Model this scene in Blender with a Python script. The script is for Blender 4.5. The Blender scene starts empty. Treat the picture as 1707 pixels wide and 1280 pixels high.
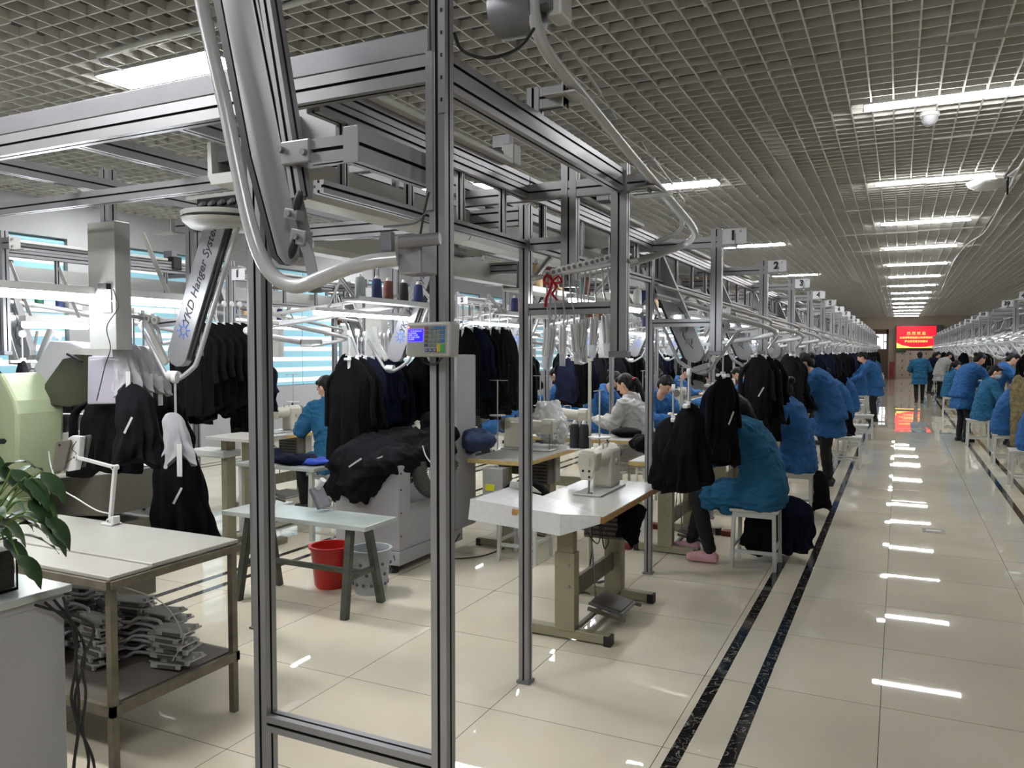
import bpy, bmesh, math, random
from mathutils import Vector, Matrix, noise
random.seed(7)
rnd = random.Random(11)
PI = math.pi
V = Vector
scene = bpy.context.scene
COL = scene.collection
# ---------------------------------------------------------------- camera
IW, IH, F = 1707.0, 1280.0, 1326.0
CH = 1.63
YAW = math.radians(25.96); PITCH = math.atan(55.0 / F)
_s, _c = math.sin(YAW), math.cos(YAW)
FWD0 = V((-_s, _c, 0)); RGT = V((_c, _s, 0)); UPZ = V((0, 0, 1))
FWD = FWD0 * math.cos(PITCH) - UPZ * math.sin(PITCH)
UPC = FWD0 * math.sin(PITCH) + UPZ * math.cos(PITCH)
EYE = V((0, 0, CH))
def W(px, py, X=None, Y=None, Z=None):
    """world point seen at a photo pixel, on the world plane X=, Y= or Z="""
    r = FWD + RGT * ((px - IW / 2) / F) + UPC * ((IH / 2 - py) / F)
    if X is not None: t = X / r.x
    elif Y is not None: t = Y / r.y
    else: t = (Z - CH) / r.z
    return EYE + r * t
cam = bpy.data.cameras.new('camera')
cam.sensor_width = 36; cam.lens = F / IW * 36; cam.clip_end = 200; cam.clip_start = .02
co = bpy.data.objects.new('camera', cam); COL.objects.link(co)
co.location = EYE; co.rotation_euler = (PI / 2 - PITCH, 0, YAW)
scene.camera = co
# ---------------------------------------------------------------- materials
def lin(c):
    if isinstance(c, str):
        c = [int(c[i:i + 2], 16) / 255 for i in (0, 2, 4)]
    return tuple(x / 12.92 if x <= .04045 else ((x + .055) / 1.055) ** 2.4 for x in c)
MATS = {}
def mat(name, col, rough=.5, metal=0., var=0., vscale=8., bump=0., bscale=60., emit=0., spec=.5, alpha=1., trans=0., sheen=0., coat=0.):
    m = bpy.data.materials.new(name); m.use_nodes = True
    nt = m.node_tree; b = nt.nodes['Principled BSDF']
    c = lin(col)
    b.inputs['Base Color'].default_value = (*c, 1)
    b.inputs['Roughness'].default_value = rough; b.inputs['Metallic'].default_value = metal
    b.inputs['Specular IOR Level'].default_value = spec
    if trans: b.inputs['Transmission Weight'].default_value = trans; b.inputs['IOR'].default_value = 1.3
    if alpha < 1: b.inputs['Alpha'].default_value = alpha
    if coat: b.inputs['Coat Weight'].default_value = coat
    if emit:
        b.inputs['Emission Color'].default_value = (*c, 1); b.inputs['Emission Strength'].default_value = emit
    if var or bump:
        tc = nt.nodes.new('ShaderNodeTexCoord')
    if var:
        n = nt.nodes.new('ShaderNodeTexNoise'); n.inputs['Scale'].default_value = vscale; n.inputs['Detail'].default_value = 4
        nt.links.new(tc.outputs['Object'], n.inputs['Vector'])
        r = nt.nodes.new('ShaderNodeMapRange')
        r.inputs['From Min'].default_value = .3; r.inputs['From Max'].default_value = .7
        r.inputs['To Min'].default_value = 1 - var; r.inputs['To Max'].default_value = 1 + var
        nt.links.new(n.outputs['Fac'], r.inputs['Value'])
        mx = nt.nodes.new('ShaderNodeVectorMath'); mx.operation = 'SCALE'
        mx.inputs[0].default_value = c
        nt.links.new(r.outputs['Result'], mx.inputs['Scale'])
        nt.links.new(mx.outputs['Vector'], b.inputs['Base Color'])
    if bump:
        n2 = nt.nodes.new('ShaderNodeTexNoise'); n2.inputs['Scale'].default_value = bscale; n2.inputs['Detail'].default_value = 3
        nt.links.new(tc.outputs['Object'], n2.inputs['Vector'])
        bp = nt.nodes.new('ShaderNodeBump'); bp.inputs['Strength'].default_value = bump; bp.inputs['Distance'].default_value = .01
        nt.links.new(n2.outputs['Fac'], bp.inputs['Height']); nt.links.new(bp.outputs['Normal'], b.inputs['Normal'])
    MATS[name] = m
    return m
M = MATS
mat('aluminium', '8f8e91', .36, .5, .05, 3)
mat('aluminium_groove', '242427', .6, .3)
mat('grey_steel', '77767b', .45, .5, .08, 5)
mat('white_tube', 'a9a9ab', .3, .15)
mat('white_plastic', 'c4c4c2', .4)
mat('clear_plastic', 'cfd3d6', .2, 0, alpha=.55)
mat('black_rubber', '141414', .6)
mat('black_metal', '1d1e20', .4, .4)
mat('cream_steel', '858069', .5, .1, .06, 6)
mat('pale_steel', '9a9a96', .45, .15, .05, 4)
mat('cabinet_grey', '9a9a9d', .5, 0, .04, 3)
mat('white_paint', 'b4b5b1', .45, 0, .05, 5)
mat('laminate_white', 'adaaa4', .25, 0, .04, 3)
mat('laminate_grey', 'a3aaa5', .2, 0, .08, 5)
mat('wood_edge', 'a5793f', .5, 0, .18, 25)
mat('light_wood', 'b59a62', .5, 0, .12, 25)
mat('machine_cream', 'b3afa0', .35, 0, .03, 5)
mat('machine_dark', '5a564f', .5)
mat('rust_steel', '6c6557', .55, .3, .25, 14)
mat('dark_green_steel', '4a4f47', .5, .3, .25, 12)
mat('shelf_board', '5c554f', .6, 0, .2, 6)
mat('cloth_black', '070709', .95, 0, .25, 6, .5, 18, spec=.15)
mat('cloth_navy', '0f1325', .95, 0, .25, 6, .5, 18, spec=.15)
mat('cloth_charcoal', '131216', .95, 0, .2, 6, .5, 18, spec=.15)
mat('cloth_white', '9d9da1', .9, 0, .06, 10, .6, 25)
mat('cloth_blue', '1f3fa0', .85, 0, .1, 10)
mat('cloth_denim', '26334f', .9, 0, .15, 12, .4, 20)
mat('cloth_camo', '6f6444', .9, 0, .5, 22, .3, 20)
mat('reflective', 'bdbdbd', .4)
mat('coat_blue', '235676', .85, 0, .12, 6, .9, 16, spec=.2)
mat('coat_blue_royal', '26507f', .85, 0, .12, 6, .9, 16, spec=.2)
mat('coat_white', '9a9997', .85, 0, .05, 6, .35, 14)
mat('skin', 'c79a80', .5, 0, .04, 20)
mat('hair', '0a0808', .55, 0, .3, 40, .5, 90, spec=.25)
mat('trousers_black', '0a090b', .9, 0, .2, 8, .4, 18)
mat('shoe_pink', 'b98a94', .6, 0, .1, 20)
mat('shoe_dark', '19191b', .6)
mat('mask_blue', 'a9c3cf', .8)
mat('red_plastic', 'b51f1a', .35)
mat('red_brick_block', '6d1c18', .7, 0, .2, 20)
mat('basket_plastic', '9fa3a6', .4)
mat('basket_dot', '4d5c63', .5)
mat('thread_black', '17171d', .8); mat('thread_navy', '232a55', .8); mat('thread_white', 'd9d8d2', .8)
mat('thread_grey', '8b8f90', .8); mat('thread_green', '1f5a45', .8); mat('thread_tan', 'a98e6a', .8); mat('thread_brown', '5c352b', .8)
mat('thread_orange', 'c26a26', .7)
mat('red_ribbon', 'b0182a', .6, 0, .2, 20)
mat('sign_white', 'cfd0d4', .5); mat('ink', '1a2030', .6)
mat('logo_blue', '3d68b8', .5)
mat('leaf', '1f3a17', .45, 0, .35, 9); mat('leaf_light', '33521f', .45, 0, .25, 9); mat('stem', '5d7a3c', .5)
mat('soil_water', '454231', .3, 0, .4, 20)
mat('glass', 'ffffff', .02, 0, trans=1.0)
mat('wrap_white', 'b9b9b7', .25, 0, .05, 30)
mat('olive_dark', '2a2b1c', .35, 0, .3, 3)
mat('lilac_box', '938e98', .4, 0, .03, 3)
mat('machine_green', '8b9476', .4, 0, .04, 3)
mat('hose_grey', '4f4d49', .6)
mat('brown_wood', '4a3728', .6, 0, .2, 10)
mat('beige_wall', '9c8f7d', .8, 0, .03, 2)
mat('white_wall', '9fa1a3', .8, 0, .03, 2)
mat('pier_wall', 'b9bbc0', .8, 0, .03, 2)
mat('yellow_label', 'c4c021', .5)
mat('paper_box', '9c6f45', .7, 0, .1, 10)
mat('led', 'ffffff', emit=26.0)
mat('led_panel', 'ffffff', emit=30.0)
mat('tube_led', 'f4faff', emit=24.0)
mat('lcd_blue', '1a10ff', emit=.45); mat('lcd_text', '8f8cff', emit=.4); mat('lcd_rim', '6a50ff', emit=.45)
mat('exit_green', '18c060', emit=.7)
mat('banner_red', 'ff1028', emit=.45); mat('banner_yellow', 'ffc860', emit=.5); mat('banner_pink', 'ff6a7a', emit=1.1)
mat('tv_black', '0c0c0e', .3)
mat('red_dot', 'ff6050', emit=3)
mat('daylight', 'e6f0fa', emit=.5)
for nm, c in (('key_red', '6d3040'), ('key_grey', '5e6a68'), ('key_blue', '1d5c92'), ('key_navy', '2b3564'), ('key_yellow', 'a8942a'), ('key_green', '1f8a3c'), ('key_olive', '4d4c2a')):
    mat(nm, c, .5)
mat('key_panel', '7c7c78', .5); mat('controller_grey', '9c9b98', .5)
# ---------------------------------------------------------------- mesh builder
class MB:
    def __init__(s): s.v = []; s.f = []; s.m = []; s.cur = 0
    def add(s, vs, fs):
        o = len(s.v); s.v.extend([tuple(x) for x in vs]); s.f.extend([tuple(i + o for i in f) for f in fs]); s.m.extend([s.cur] * len(fs)); return s
    def box(s, c, d, rz=0, R=None):
        x, y, z = [a / 2 for a in d]
        vs = [V((sx * x, sy * y, sz * z)) for sz in (-1, 1) for sy in (-1, 1) for sx in (-1, 1)]
        R = R or Matrix.Rotation(rz, 3, 'Z')
        c = V(c)
        return s.add([R @ p + c for p in vs], [(0, 2, 3, 1), (4, 5, 7, 6), (0, 1, 5, 4), (2, 6, 7, 3), (0, 4, 6, 2), (1, 3, 7, 5)])
    def lim(s, a, b):
        a = V(a); b = V(b)
        return s.box((a + b) / 2, (abs(b.x - a.x), abs(b.y - a.y), abs(b.z - a.z)))
    def frame(s, p0, p1, up):
        a = (p1 - p0).normalized(); u = V(up)
        if abs(a.dot(u)) > .98: u = V((0, 1, 0)) if abs(a.y) < .9 else V((1, 0, 0))
        r = a.cross(u).normalized(); u = r.cross(a).normalized()
        return a, r, u
    def bar(s, p0, p1, w, h, up=(0, 0, 1)):
        p0 = V(p0); p1 = V(p1); a, r, u = s.frame(p0, p1, up)
        vs = [p + r * (i * w / 2) + u * (j * h / 2) for p in (p0, p1) for i, j in ((-1, -1), (1, -1), (1, 1), (-1, 1))]
        return s.add(vs, [(3, 2, 1, 0), (4, 5, 6, 7), (0, 1, 5, 4), (1, 2, 6, 5), (2, 3, 7, 6), (3, 0, 4, 7)])
    def prof(s, p0, p1, w=.045, h=.045, nw=1, nh=1, up=(0, 0, 1), g=.009, dp=.009):
        """slotted aluminium profile; slots are cut along each face"""
        p0 = V(p0); p1 = V(p1); a, r, u = s.frame(p0, p1, up)
        pts = []; slot = []
        def side(A, B, n, nrm):
            L = (B - A).length; d = (B - A) / L
            pts.append(A); slot.append(0)
            for k in range(n):
                c = A + d * (L * (k + .5) / n)
                pts.append(c - d * g / 2); slot.append(1)
                pts.append(c - d * g / 2 - nrm * dp); slot.append(1)
                pts.append(c + d * g / 2 - nrm * dp); slot.append(1)
                pts.append(c + d * g / 2); slot.append(0)
        c4 = [V((-w / 2, -h / 2)), V((w / 2, -h / 2)), V((w / 2, h / 2)), V((-w / 2, h / 2))]
        side(c4[0], c4[1], nw, V((0, -1))); side(c4[1], c4[2], nh, V((1, 0))); side(c4[2], c4[3], nw, V((0, 1))); side(c4[3], c4[0], nh, V((-1, 0)))
        n = len(pts)
        vs = [p + r * q.x + u * q.y for p in (p0, p1) for q in pts]
        fs = [(i, (i + 1) % n, (i + 1) % n + n, i + n) for i in range(n)]
        o = len(s.v)
        s.add(vs, fs)
        if s.cur == 0:
            for i in range(n):
                if slot[i]: s.m[len(s.m) - n + i] = 1
        s.add([vs[i] for i in range(n)], [tuple(range(n))[::-1]]); s.add([vs[i + n] for i in range(n)], [tuple(range(n))])
        return s
    def loft(s, rings, cap=True, closed=False):
        n = len(rings[0]); vs = [p for r in rings for p in r]; fs = []
        k = len(rings)
        for i in range(k if closed else k - 1):
            a = i * n; b = ((i + 1) % k) * n
            for j in range(n): fs.append((a + j, a + (j + 1) % n, b + (j + 1) % n, b + j))
        if cap and not closed:
            fs.append(tuple(range(n))[::-1]); fs.append(tuple(range((k - 1) * n, k * n)))
        return s.add(vs, fs)
    def tube(s, pts, r, n=8, cap=True, closed=False, flat=1.0):
        pts = [V(p) for p in pts]; k = len(pts)
        rs = r if isinstance(r, (list, tuple)) else [r] * k
        rings = []; prev = None
        for i, p in enumerate(pts):
            if closed: d = (pts[(i + 1) % k] - pts[i - 1])
            else: d = (pts[min(i + 1, k - 1)] - pts[max(i - 1, 0)])
            if d.length < 1e-9: d = V((0, 0, 1))
            d.normalize()
            if prev is None:
                u = V((0, 0, 1)) if abs(d.z) < .95 else V((1, 0, 0))
                a = d.cross(u).normalized()
            else:
                a = (prev - d * prev.dot(d))
                a = a.normalized() if a.length > 1e-6 else d.orthogonal().normalized()
            prev = a; b = d.cross(a)
            rings.append([p + (a * math.cos(t) + b * math.sin(t) * flat) * rs[i] for t in [2 * PI * j / n for j in range(n)]])
        return s.loft(rings, cap, closed)
    def limb(s, pts, rs, n=12):
        """tapered tube with rounded ends"""
        pts = [V(p) for p in pts]; rs = list(rs)
        d0 = (pts[0] - pts[1]).normalized(); d1 = (pts[-1] - pts[-2]).normalized()
        P = []; Rr = []
        for t in (1.0, .8, .5): P.append(pts[0] + d0 * rs[0] * t); Rr.append(rs[0] * max(.08, math.sqrt(1 - t * t)))
        P += pts; Rr += rs
        for t in (.5, .8, 1.0): P.append(pts[-1] + d1 * rs[-1] * t); Rr.append(rs[-1] * max(.08, math.sqrt(1 - t * t)))
        return s.tube(P, Rr, n)
    def lathe(s, prof, c=(0, 0, 0), n=20, R=None, cap=True):
        c = V(c)
        rings = []
        for r, z in prof:
            ring = [V((r * math.cos(2 * PI * j / n), r * math.sin(2 * PI * j / n), z)) for j in range(n)]
            if R: ring = [R @ p for p in ring]
            rings.append([p + c for p in ring])
        return s.loft(rings, cap)
    def cyl(s, p0, p1, r, n=16): return s.tube([p0, p1], r, n)
    def ell(s, c, rx, ry, rz, n=14, R=None):
        prof = []
        k = 8
        rings = []
        c = V(c)
        for i in range(k + 1):
            t = PI * i / k; q = max(math.sin(t), .02)
            ring = [V((rx * q * math.cos(2 * PI * j / n), ry * q * math.sin(2 * PI * j / n), -rz * math.cos(t))) for j in range(n)]
            if R: ring = [R @ p for p in ring]
            rings.append([p + c for p in ring])
        return s.loft(rings)
    def prism(s, poly, h, o=(0, 0, 0), ax=(1, 0, 0), ay=(0, 1, 0)):
        """polygon in the ax/ay plane, extruded by h along ax x ay"""
        o = V(o); ax = V(ax); ay = V(ay); az = ax.cross(ay).normalized()
        a = [o + ax * x + ay * y for x, y in poly]; b = [p + az * h for p in a]; n = len(poly)
        return s.add(a + b, [tuple(range(n))[::-1], tuple(range(n, 2 * n))] + [(i, (i + 1) % n, (i + 1) % n + n, i + n) for i in range(n)])
    def mesh(s, mats, smooth=False):
        me = bpy.data.meshes.new('mesh'); me.from_pydata(s.v, [], s.f)
        ms = mats if isinstance(mats, (list, tuple)) else [mats]
        for m in ms: me.materials.append(MATS[m] if isinstance(m, str) else m)
        if len(ms) > 1:
            me.polygons.foreach_set('material_index', [min(i, len(ms) - 1) for i in s.m])
        if smooth: me.polygons.foreach_set('use_smooth', [True] * len(me.polygons))
        me.update()
        return me
    def build(s, name, mats, parent=None, smooth=False, bevel=0, loc=None, rot=None):
        me = s.mesh(mats, smooth)
        bm = bmesh.new(); bm.from_mesh(me); bmesh.ops.recalc_face_normals(bm, faces=bm.faces); bm.to_mesh(me); bm.free()
        o = bpy.data.objects.new(name, me); COL.objects.link(o)
        if parent: o.parent = parent
        if loc: o.location = loc
        if rot: o.rotation_euler = rot
        if bevel:
            md = o.modifiers.new('bevel', 'BEVEL'); md.width = bevel; md.segments = 2; md.limit_method = 'ANGLE'; md.angle_limit = .7
            md.harden_normals = False
        if smooth:
            a = o.data
            try: a.set_sharp_from_angle(angle=math.radians(50))
            except Exception: pass
        return o
PM = ['aluminium', 'aluminium_groove']
def tag(o, label=None, cat=None, group=None, kind=None):
    if label: o['label'] = label
    if cat: o['category'] = cat
    if group: o['group'] = group
    if kind: o['kind'] = kind
    return o
def thing(name, label, cat, loc=(0, 0, 0), rz=0, group=None):
    o = bpy.data.objects.new(name, None); COL.objects.link(o); o.empty_display_size = .1
    o.location = loc; o.rotation_euler = (0, 0, rz)
    return tag(o, label, cat, group)
CH_CACHE = {}
def kids(o):
    return [c for c in COL.objects if c.parent == o]
class Proto:
    """a finished thing kept for copying: the first place() moves it, later ones copy it with its parts"""
    def __init__(s, root, parts=None):
        s.root = root; s.used = False
        s.tree = s.scan(root)
    def scan(s, o): return [(c, s.scan(c)) for c in kids(o)]
    def cp(s, o, tree, par):
        c = o.copy(); COL.objects.link(c); c.parent = par
        for ch, t in tree: s.cp(ch, t, c)
        return c
    def place(s, loc, rz=0, label=None, group=None, cat=None, scale=None, rot=None, bare=False):
        if not s.used: s.used = True; o = s.root
        else:
            o = s.root.copy(); COL.objects.link(o)
            if not bare:
                for ch, t in s.tree: s.cp(ch, t, o)
        o.location = loc; o.rotation_euler = rot or (0, 0, rz)
        if scale: o.scale = (scale,) * 3 if not isinstance(scale, tuple) else scale
        if label: o['label'] = label
        if group: o['group'] = group
        elif 'group' in o: del o['group']
        if cat: o['category'] = cat
        return o
def arc(c, r, a0, a1, n, z=0, ax=(1, 0, 0), ay=(0, 1, 0)):
    c = V(c); ax = V(ax); ay = V(ay)
    return [c + ax * r * math.cos(a0 + (a1 - a0) * i / n) + ay * r * math.sin(a0 + (a1 - a0) * i / n) for i in range(n + 1)]
def smoothpath(pts, sub=6):
    """Catmull-Rom"""
    P = [V(p) for p in pts]; P = [P[0] * 2 - P[1]] + P + [P[-1] * 2 - P[-2]]
    out = []
    for i in range(1, len(P) - 2):
        for k in range(sub):
            t = k / sub; a, b, c, d = P[i - 1:i + 3]
            out.append(.5 * ((2 * b) + (c - a) * t + (2 * a - 5 * b + 4 * c - d) * t * t + (3 * b - a - 3 * c + d) * t ** 3))
    out.append(P[-2]); return out
def text_mesh(txt, size, depth=.001, bold=0, italic=0, align='CENTER'):
    cu = bpy.data.curves.new('t', 'FONT'); cu.body = txt; cu.size = size; cu.extrude = depth; cu.align_x = align; cu.align_y = 'CENTER'
    cu.offset = bold; cu.shear = italic; cu.resolution_u = 3
    o = bpy.data.objects.new('t', cu); COL.objects.link(o)
    dg = bpy.context.evaluated_depsgraph_get(); dg.update()
    me = bpy.data.meshes.new_from_object(o.evaluated_get(dg))
    bpy.data.objects.remove(o); bpy.data.curves.remove(cu)
    return me
def text_part(name, txt, size, mt, parent, loc, rot, bold=0, italic=0, align='CENTER', depth=.001):
    me = text_mesh(txt, size, depth, bold, italic, align); me.materials.clear(); me.materials.append(M[mt])
    o = bpy.data.objects.new(name, me); COL.objects.link(o); o.parent = parent; o.location = loc; o.rotation_euler = rot
    return o
def fuse(mb, name, mt, parent, voxel=.012, smooth=4, loc=None, disp=None):
    """melt overlapping solids into one continuous skin"""
    me = mb.mesh(mt)
    bm = bmesh.new(); bm.from_mesh(me); bmesh.ops.recalc_face_normals(bm, faces=bm.faces); bm.to_mesh(me); bm.free()
    o = bpy.data.objects.new('t', me); COL.objects.link(o)
    r = o.modifiers.new('r', 'REMESH'); r.mode = 'VOXEL'; r.voxel_size = voxel
    if smooth:
        sm = o.modifiers.new('s', 'SMOOTH'); sm.iterations = smooth; sm.factor = .5
    dg = bpy.context.evaluated_depsgraph_get(); dg.update()
    m2 = bpy.data.meshes.new_from_object(o.evaluated_get(dg))
    bpy.data.objects.remove(o)
    if disp:
        nv = [v.normal.copy() for v in m2.vertices]
        for v, n in zip(m2.vertices, nv): v.co += n * disp(v.co)
    m2.materials.clear(); m2.materials.append(M[mt])
    m2.polygons.foreach_set('use_smooth', [True] * len(m2.polygons)); m2.update()
    oo = bpy.data.objects.new(name, m2); COL.objects.link(oo)
    if parent: oo.parent = parent
    if loc: oo.location = loc
    return oo
def creases(amp, sc=9, off=0., fz=1.):
    def f(p):
        q = V((p.x * sc + off, p.y * sc, p.z * sc * fz)); w = V((noise.noise(q * .6), noise.noise(q * .6 + V((9, 0, 0))), noise.noise(q * .6 + V((0, 9, 0))))) * 1.2
        a = 1 - abs(noise.noise(q + w)) * 2; b = 1 - abs(noise.noise(q * 2.1 + w)) * 2
        return amp * (a * abs(a) * .7 + b * .35 - .45)
    return f
def folds(amp, sx=14, sz=3, off=0.):
    def f(p):
        return amp * noise.noise(V((p.x * sx + off, p.y * sx, p.z * sz))) + amp * .4 * noise.noise(V((p.x * sx * 2.3, p.y * sx * 2.3 + off, p.z * sz * 3)))
    return f
# ================================================================ setting
XL, XR, Y0, Y1, ZC = -10.0, 12.0, -3.0, 52.0, 3.62
P = 2.13                      # bay pitch of the hanging lines
BAY = lambda n: 3.5 + P * n
LN1, LN2, LNR = -2.5, -7.05, 3.07
def struct(name, mb, mats, bevel=0, parent=None):
    o = mb.build(name, mats, parent, bevel=bevel)
    if not parent: o['kind'] = 'structure'
    return o
# floor: polished tiles .8 m with thin dark joints, black veined stripes
def floor_mat():
    m = bpy.data.materials.new('polished_tile'); m.use_nodes = True; nt = m.node_tree; N = nt.nodes; L = nt.links
    b = N['Principled BSDF']
    tc = N.new('ShaderNodeTexCoord'); mp = N.new('ShaderNodeMapping')
    mp.inputs['Location'].default_value = (1.65, -3.96 + 4.0, 0)
    L.new(tc.outputs['Object'], mp.inputs['Vector'])
    br = N.new('ShaderNodeTexBrick'); br.offset = 0; br.squash = 1
    br.inputs['Scale'].default_value = 1.0; br.inputs['Brick Width'].default_value = .8; br.inputs['Row Height'].default_value = .8
    br.inputs['Mortar Size'].default_value = .0016; br.inputs['Mortar Smooth'].default_value = 0; br.inputs['Bias'].default_value = 0
    br.inputs['Color1'].default_value = (.60, .545, .43, 1); br.inputs['Color2'].default_value = (.64, .585, .465, 1); br.inputs['Mortar'].default_value = (.07, .06, .05, 1)
    L.new(mp.outputs['Vector'], br.inputs['Vector'])
    n = N.new('ShaderNodeTexNoise'); n.inputs['Scale'].default_value = 1.6; n.inputs['Detail'].default_value = 6; n.inputs['Distortion'].default_value = .6
    L.new(tc.outputs['Object'], n.inputs['Vector'])
    r = N.new('ShaderNodeMapRange'); r.inputs['From Min'].default_value = .3; r.inputs['From Max'].default_value = .7; r.inputs['To Min'].default_value = .93; r.inputs['To Max'].default_value = 1.06
    L.new(n.outputs['Fac'], r.inputs['Value'])
    sc = N.new('ShaderNodeVectorMath'); sc.operation = 'SCALE'; L.new(br.outputs['Color'], sc.inputs[0]); L.new(r.outputs['Result'], sc.inputs['Scale'])
    L.new(sc.outputs['Vector'], b.inputs['Base Color'])
    b.inputs['Roughness'].default_value = .015; b.inputs['Specular IOR Level'].default_value = .55
    # slightly tilted tiles: a per-tile normal offset
    sn = N.new('ShaderNodeVectorMath'); sn.operation = 'SNAP'; sn.inputs[1].default_value = (.8, .8, .8)
    L.new(mp.outputs['Vector'], sn.inputs[0])
    wn = N.new('ShaderNodeTexWhiteNoise'); wn.noise_dimensions = '3D'; L.new(sn.outputs['Vector'], wn.inputs['Vector'])
    sb = N.new('ShaderNodeVectorMath'); sb.operation = 'SUBTRACT'; sb.inputs[1].default_value = (.5, .5, .5); L.new(wn.outputs['Color'], sb.inputs[0])
    s2 = N.new('ShaderNodeVectorMath'); s2.operation = 'MULTIPLY'; s2.inputs[1].default_value = (.006, .006, 0); L.new(sb.outputs['Vector'], s2.inputs[0])
    g = N.new('ShaderNodeNewGeometry'); ad = N.new('ShaderNodeVectorMath'); ad.operation = 'ADD'
    L.new(g.outputs['Normal'], ad.inputs[0]); L.new(s2.outputs['Vector'], ad.inputs[1])
    nn = N.new('ShaderNodeVectorMath'); nn.operation = 'NORMALIZE'; L.new(ad.outputs['Vector'], nn.inputs[0])
    n3 = N.new('ShaderNodeTexNoise'); n3.inputs['Scale'].default_value = 3; L.new(tc.outputs['Object'], n3.inputs['Vector'])
    bp = N.new('ShaderNodeBump'); bp.inputs['Strength'].default_value = .012; bp.inputs['Distance'].default_value = .01
    L.new(n3.outputs['Fac'], bp.inputs['Height']); L.new(nn.outputs['Vector'], bp.inputs['Normal']); L.new(bp.outputs['Normal'], b.inputs['Normal'])
    MATS['tile'] = m
    m = bpy.data.materials.new('black_marble'); m.use_nodes = True; nt = m.node_tree; N = nt.nodes; L = nt.links; b = N['Principled BSDF']
    tc = N.new('ShaderNodeTexCoord'); n = N.new('ShaderNodeTexNoise'); n.inputs['Scale'].default_value = 9; n.inputs['Detail'].default_value = 8; n.inputs['Distortion'].default_value = 1.5
    L.new(tc.outputs['Object'], n.inputs['Vector'])
    cr = N.new('ShaderNodeValToRGB'); e = cr.color_ramp.elements
    e[0].position = 0; e[0].color = (.012, .011, .013, 1); e[1].position = 1; e[1].color = (.012, .011, .013, 1)
    for p_, c_ in ((.49, .014), (.503, .3), (.516, .014), (.62, .018), (.635, .12), (.65, .014)):
        q = e.new(p_); q.color = (c_, c_ * .93, c_ * .88, 1)
    L.new(n.outputs['Fac'], cr.inputs['Fac']); L.new(cr.outputs['Color'], b.inputs['Base Color']); b.inputs['Roughness'].default_value = .07
    MATS['marble'] = m
floor_mat()
struct('floor', MB().lim((XL, Y0, -.1), (XR, Y1, 0)), 'tile')
k = 1
for c in (LN1, LN2, LNR):
    for sgn in (-1, 1):
        for dx in ((1.715, 1.918) if not (c == LNR) else (1.75, 1.962)):
            x = c + sgn * dx
            if x < XL + .2: continue
            o = struct('trim_%d' % k, MB().lim((x - .029, Y0, -.002), (x + .029, Y1, .0012)), 'marble'); k += 1
            o['label'] = 'black marble stripe inlaid in the tiled floor'
# walls
def wall_left():
    mb = MB(); T = .3; zb, zt = 1.0, 3.12
    mb.lim((XL - T, Y0, 0), (XL, Y1, zb)); mb.lim((XL - T, Y0, zt), (XL, Y1, 3.95))
    wins = []
    y = -1.0
    while y < Y1 - 2.4:
        wins.append((y, y + 2.2)); y += 2.9
    e = Y0
    for a, b_ in wins:
        mb.lim((XL - T, e, zb), (XL, a, zt)); e = b_
    mb.lim((XL - T, e, zb), (XL, Y1, zt))
    struct('wall_left', mb, 'white_wall')
    return wins, zb, zt
WINS, WZB, WZT = wall_left()
mb_b = None
m = bpy.data.materials.new('zebra_blind'); m.use_nodes = True; nt = m.node_tree; b = nt.nodes['Principled BSDF']
tc = nt.nodes.new('ShaderNodeTexCoord'); sp = nt.nodes.new('ShaderNodeSeparateXYZ'); nt.links.new(tc.outputs['Object'], sp.inputs[0])
mt = nt.nodes.new('ShaderNodeMath'); mt.operation = 'MULTIPLY'; mt.inputs[1].default_value = 1 / .19; nt.links.new(sp.outputs['Z'], mt.inputs[0])
fr = nt.nodes.new('ShaderNodeMath'); fr.operation = 'FRACT'; nt.links.new(mt.outputs[0], fr.inputs[0])
cr = nt.nodes.new('ShaderNodeValToRGB'); cr.color_ramp.interpolation = 'CONSTANT'; e = cr.color_ramp.elements
e[0].position = 0; e[0].color = (.20, .40, .48, 1); e[1].position = .6; e[1].color = (.75, .8, .85, 1)
nt.links.new(fr.outputs[0], cr.inputs['Fac']); nt.links.new(cr.outputs['Color'], b.inputs['Base Color'])
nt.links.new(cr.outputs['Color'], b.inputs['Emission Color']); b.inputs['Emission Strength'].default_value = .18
MATS['zebra_blind'] = m
for i, (a, b_) in enumerate(WINS):
    f = struct('window_%d' % (i + 1), MB().lim((XL - .2, a, WZB), (XL - .14, a + .06, WZT)).lim((XL - .2, b_ - .06, WZB), (XL - .14, b_, WZT))
               .lim((XL - .2, a, WZT - .06), (XL - .14, b_, WZT)).lim((XL - .2, a, WZB), (XL - .14, b_, WZB + .06)).lim((XL - .2, (a + b_) / 2 - .03, WZB), (XL - .14, (a + b_) / 2 + .03, WZT)), 'white_paint')
    MB().lim((XL - .18, a + .05, WZB + .05), (XL - .17, b_ - .05, WZT - .05)).build('pane', 'glass', f)
    mb = MB(); nf = 44
    for (u0, u1) in ((a + .02, (a + b_) / 2 - .01), ((a + b_) / 2 + .01, b_ - .02)):
        mb.lim((XL - .075, u0, WZB + .02), (XL - .065, u1, WZT - .1)); mb.cyl((XL - .07, u0, WZT - .06), (XL - .07, u1, WZT - .06), .035, 10)
        mb.cyl((XL - .07, u0, WZB + .02), (XL - .07, u1, WZB + .02), .015, 8)
    o = mb.build('window_blind', 'zebra_blind'); tag(o, 'blue and white striped roller blind, pulled down over a left wall window', 'blind', 'striped blinds along the left windows')
struct('wall_right', MB().lim((XR, Y0, 0), (XR + .2, Y1, 3.95)), 'white_wall')
struct('wall_behind', MB().lim((XL - .3, Y0 - .2, 0), (XR + .2, Y0, 3.95)), 'white_wall')
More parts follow.
